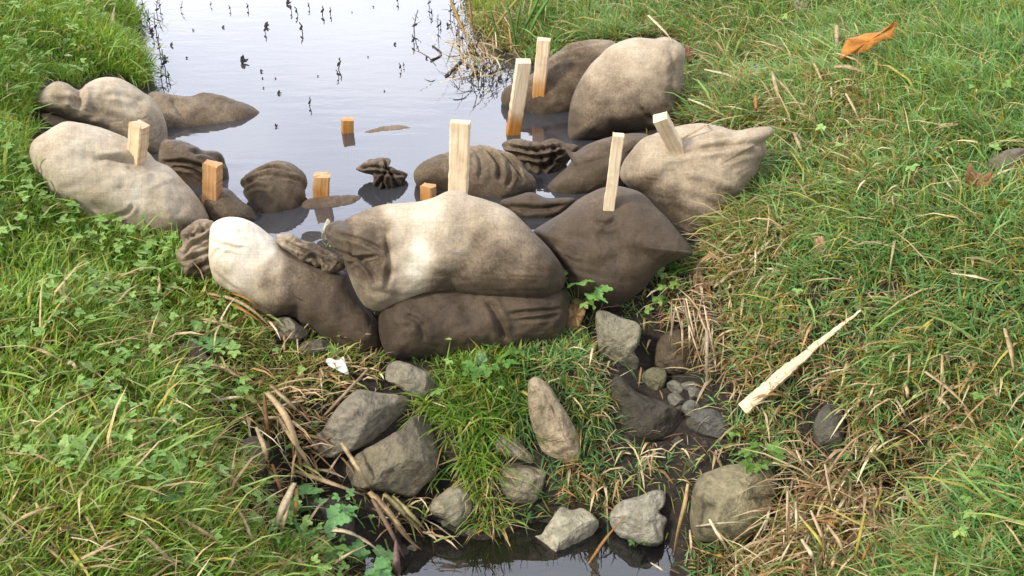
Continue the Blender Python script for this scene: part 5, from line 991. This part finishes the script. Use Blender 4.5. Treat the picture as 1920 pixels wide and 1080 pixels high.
lean = np.clip(RNG.normal(.35, .25, n) + mat_ * RNG.uniform(.1, 1.15, n) + straw * .25, .02, 1.5); bend = RNG.uniform(.2, 1.3, n)
hue = fbm(np.c_[P[:, :2] * 3.2, P[:, :1] * 0], 31, 3)[:, None]; r1 = RNG.random((n, 1)); r2 = RNG.random((n, 1))
left = (P[:, 0] < 0)[:, None]
ga = np.where(left, np.array([.150, .310, .036]), np.array([.115, .275, .075])); gb = np.where(left, np.array([.36, .54, .085]), np.array([.30, .50, .165]))
col = ga + (gb - ga) * np.clip(r1 * .8 + .35 * hue, 0, 1)
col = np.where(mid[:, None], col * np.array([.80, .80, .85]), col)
yel = (RNG.random((n, 1)) < .07 + .3 * g[:, 2:3]); col = np.where(yel, np.array([.40, .35, .06]) * (.7 + .5 * r2), col)
sc_ = np.array([.60, .45, .23]) * (.5 + .75 * r2) * np.where(r1 < .25, np.array([.85, .62, .45]), 1.0)
col = np.where(straw[:, None], sc_, col)
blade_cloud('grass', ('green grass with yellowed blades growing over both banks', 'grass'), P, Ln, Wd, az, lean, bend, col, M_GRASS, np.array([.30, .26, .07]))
print('grass blades', n)
# longer separate blades, pale green to tan
P, px, g = scatter(60000, 0, RNG); keep = RNG.random(len(P)) < np.clip((g[:, 1] - .055) * 18, .1, 1) * np.where(px[:, 0] > 1330, .95, .6); P, px, g = P[keep], px[keep], g[keep]; n = len(P)
straw = RNG.random(n) < g[:, 2] * .8 + .05; r1 = RNG.random((n, 1)); r2 = RNG.random((n, 1))
col = np.array([.13, .26, .045]) + np.array([.20, .20, .07]) * r1; col = np.where(r2 < .15, np.array([.46, .40, .09]), col)
col = np.where(straw[:, None], np.array([.64, .48, .25]) * (.55 + .6 * r2), col)
flow = np.where(P[:, 0] > .3, 3.6, -.5) + .9 * fbm(np.c_[P[:, :2] * 2.2, P[:, :1] * 0], 21, 2)
blade_cloud('long_grass', ('longer arching green and tan grass blades rising above the turf', 'grass'), P, RNG.uniform(.10, .24, n) * np.clip(g[:, 1] / .1, .5, 1.1) * np.where(px[:, 0] > 1330, 1.25, 1.0), RNG.uniform(.0035, .0085, n), flow + RNG.normal(0, 1.1, n), np.clip(RNG.normal(.5, .3, n) + g[:, 3] * .4, .05, 1.4), RNG.uniform(.6, 1.9, n), col, M_GRASS, np.array([.45, .36, .13]))
# dead thatch: tangled old tufts in a few places
TH = [(1500, 1020, 60, 50, 120, -1.7, 1.5), (1590, 960, 60, 50, 80, -2.1, 1.5), (560, 830, 40, 60, 50, -.9, 1.5), (1220, 800, 80, 70, 170, -2.4, .7), (1290, 870, 70, 30, 90, -2.0, .7), (1120, 930, 60, 30, 80, -1.6, .6), (720, 800, 70, 60, 60, -.7, .6), (1560, 985, 95, 50, 820, -1.9, 1.25), (1480, 1040, 75, 35, 480, -1.2, 1.1), (1780, 790, 90, 60, 160, -2.0, 1.1), (1640, 880, 60, 50, 120, -2.2, 1.0), (1500, 910, 60, 40, 130, -2.0, .9), (540, 820, 45, 75, 200, -.9, 1.0), (505, 760, 50, 50, 150, -.4, 1.0), (440, 590, 70, 45, 200, -.3, .8), (380, 690, 60, 35, 110, -.2, .8), (1310, 620, 45, 60, 420, -2.0, .8),
      (1400, 480, 60, 60, 420, -2.4, .9), (1350, 700, 50, 50, 260, -2.2, .7), (1480, 720, 70, 50, 330, -2.2, .7), (1600, 760, 90, 50, 380, -2.2, .8), (1380, 120, 70, 70, 330, -2.6, .9), (1480, 220, 80, 60, 330, -2.6, .9), (1620, 190, 70, 40, 240, -2.4, .9), (1690, 320, 80, 40, 260, -2.4, .8), (1800, 760, 80, 70, 240, -2.2, .9), (910, 110, 45, 35, 420, 2.6, .9), (960, 60, 50, 45, 300, 2.4, 1.1), (760, 980, 40, 30, 90, -.9, .8), (200, 760, 120, 120, 300, -.6, .9), (80, 1000, 80, 60, 180, -.6, .9), (620, 690, 60, 35, 200, -.6, .7), (1120, 700, 35, 80, 130, -1.6, .6)]
TP_ = []; TA = []; TL = []
for x, y, sx, sy, k, a, l in TH:
    k = int(k * (.20 if x > 1340 and y > 400 and y < 860 else .45)); q = np.stack([RNG.normal(x, sx * .8, k), RNG.normal(y, sy * .8, k)], 1)
    bad = np.zeros(k, bool)
    for o in ALL_OUT: o = np.asarray(o); bad |= in_poly(q, o.mean(0) + (o - o.mean(0)) * 1.05)
    q = q[~bad]; k = len(q); h_ = hit(q, 0, 0.0 if y < 200 else ZS); h_[:, 2] += RNG.uniform(0, .035, k); TP_.append(h_); TA.append(RNG.normal(a, .75, k)); TL.append(RNG.uniform(.07, .21, k) * l)
P = np.vstack(TP_); az = np.concatenate(TA); Ln = np.concatenate(TL); n = len(P); r1 = RNG.random((n, 1)); r2 = RNG.random((n, 1))
col = np.where(r1 < .35, np.array([.58, .43, .24]), np.where(r1 < .50, np.array([.30, .34, .09]), np.where(r1 < .72, np.array([.42, .25, .11]), np.where(r1 < .86, np.array([.72, .60, .38]), np.array([.24, .14, .07]))))) * (.6 + .6 * r2)
blade_cloud('dead_thatch', ('tangled tan and rusty old grass tufts along the channel edges', 'dead grass'), P, Ln, RNG.uniform(.003, .0085, n), az, np.clip(RNG.normal(.75, .4, n), .05, 1.45), RNG.uniform(.4, 1.9, n), col, M_DEAD)
# straw litter lying matted
P, px, g = scatter(260000, 2, RNG, 1.0); keep = RNG.random(len(P)) < np.where(px[:, 0] > 1330, .36, .50); P, px, g = P[keep], px[keep], g[keep]; n = len(P)
r2 = RNG.random((n, 1)); col = np.array([.56, .43, .25]) * (.35 + .9 * r2) * np.where(RNG.random((n, 1)) < .35, np.array([.75, .60, .48]), 1.0)
flow = np.where(P[:, 0] > .3, 3.9, -.6) + .9 * fbm(np.c_[P[:, :2] * 2.2, P[:, :1] * 0], 22, 2)
blade_cloud('straw_litter', ('thin matted straw litter lying among the grass of both banks', 'straw'), P, RNG.uniform(.05, .16, n), RNG.uniform(.0015, .0036, n), flow + RNG.normal(0, .9, n), np.clip(RNG.normal(1.15, .3, n), .3, 1.5), RNG.uniform(.2, .7, n), col, M_DEAD)
print('straw', n)
# low lobed leaves among the left grass
P, px, g = scatter(90000, 4, RNG, 1.0); keep = RNG.random(len(P)) < .70 * np.clip(1.0 + 2.0 * vnoise(np.c_[P[:, :2] * 5, P[:, :1] * 0], 14), 0, 1); keep &= (px[:, 0] < 1300) | (RNG.random(len(P)) < .3); P = P[keep]; n = len(P)
hgt = RNG.uniform(.035, .105, n); P[:, 2] += hgt; r1 = RNG.random((n, 1)); r2 = RNG.random((n, 1))
col = np.array([.165, .31, .060]) + np.array([.16, .19, .075]) * r1; col = np.where(r2 < .06, np.array([.22, .24, .06]), col)
V, T, cc = leaves_mesh('low_leaves', P, RNG.uniform(.013, .033, n), RNG.uniform(0, 6.28, n), RNG.normal(.15, .35, n), RNG.normal(0, .35, n), col)
link('low_leaves', mesh_np('low_leaves', V, None, T, M_LEAF, True, {'col': cc}), 'low lobed buttercup leaves spreading through the grass', 'ground cover', kind='stuff')
print('leaves', n)
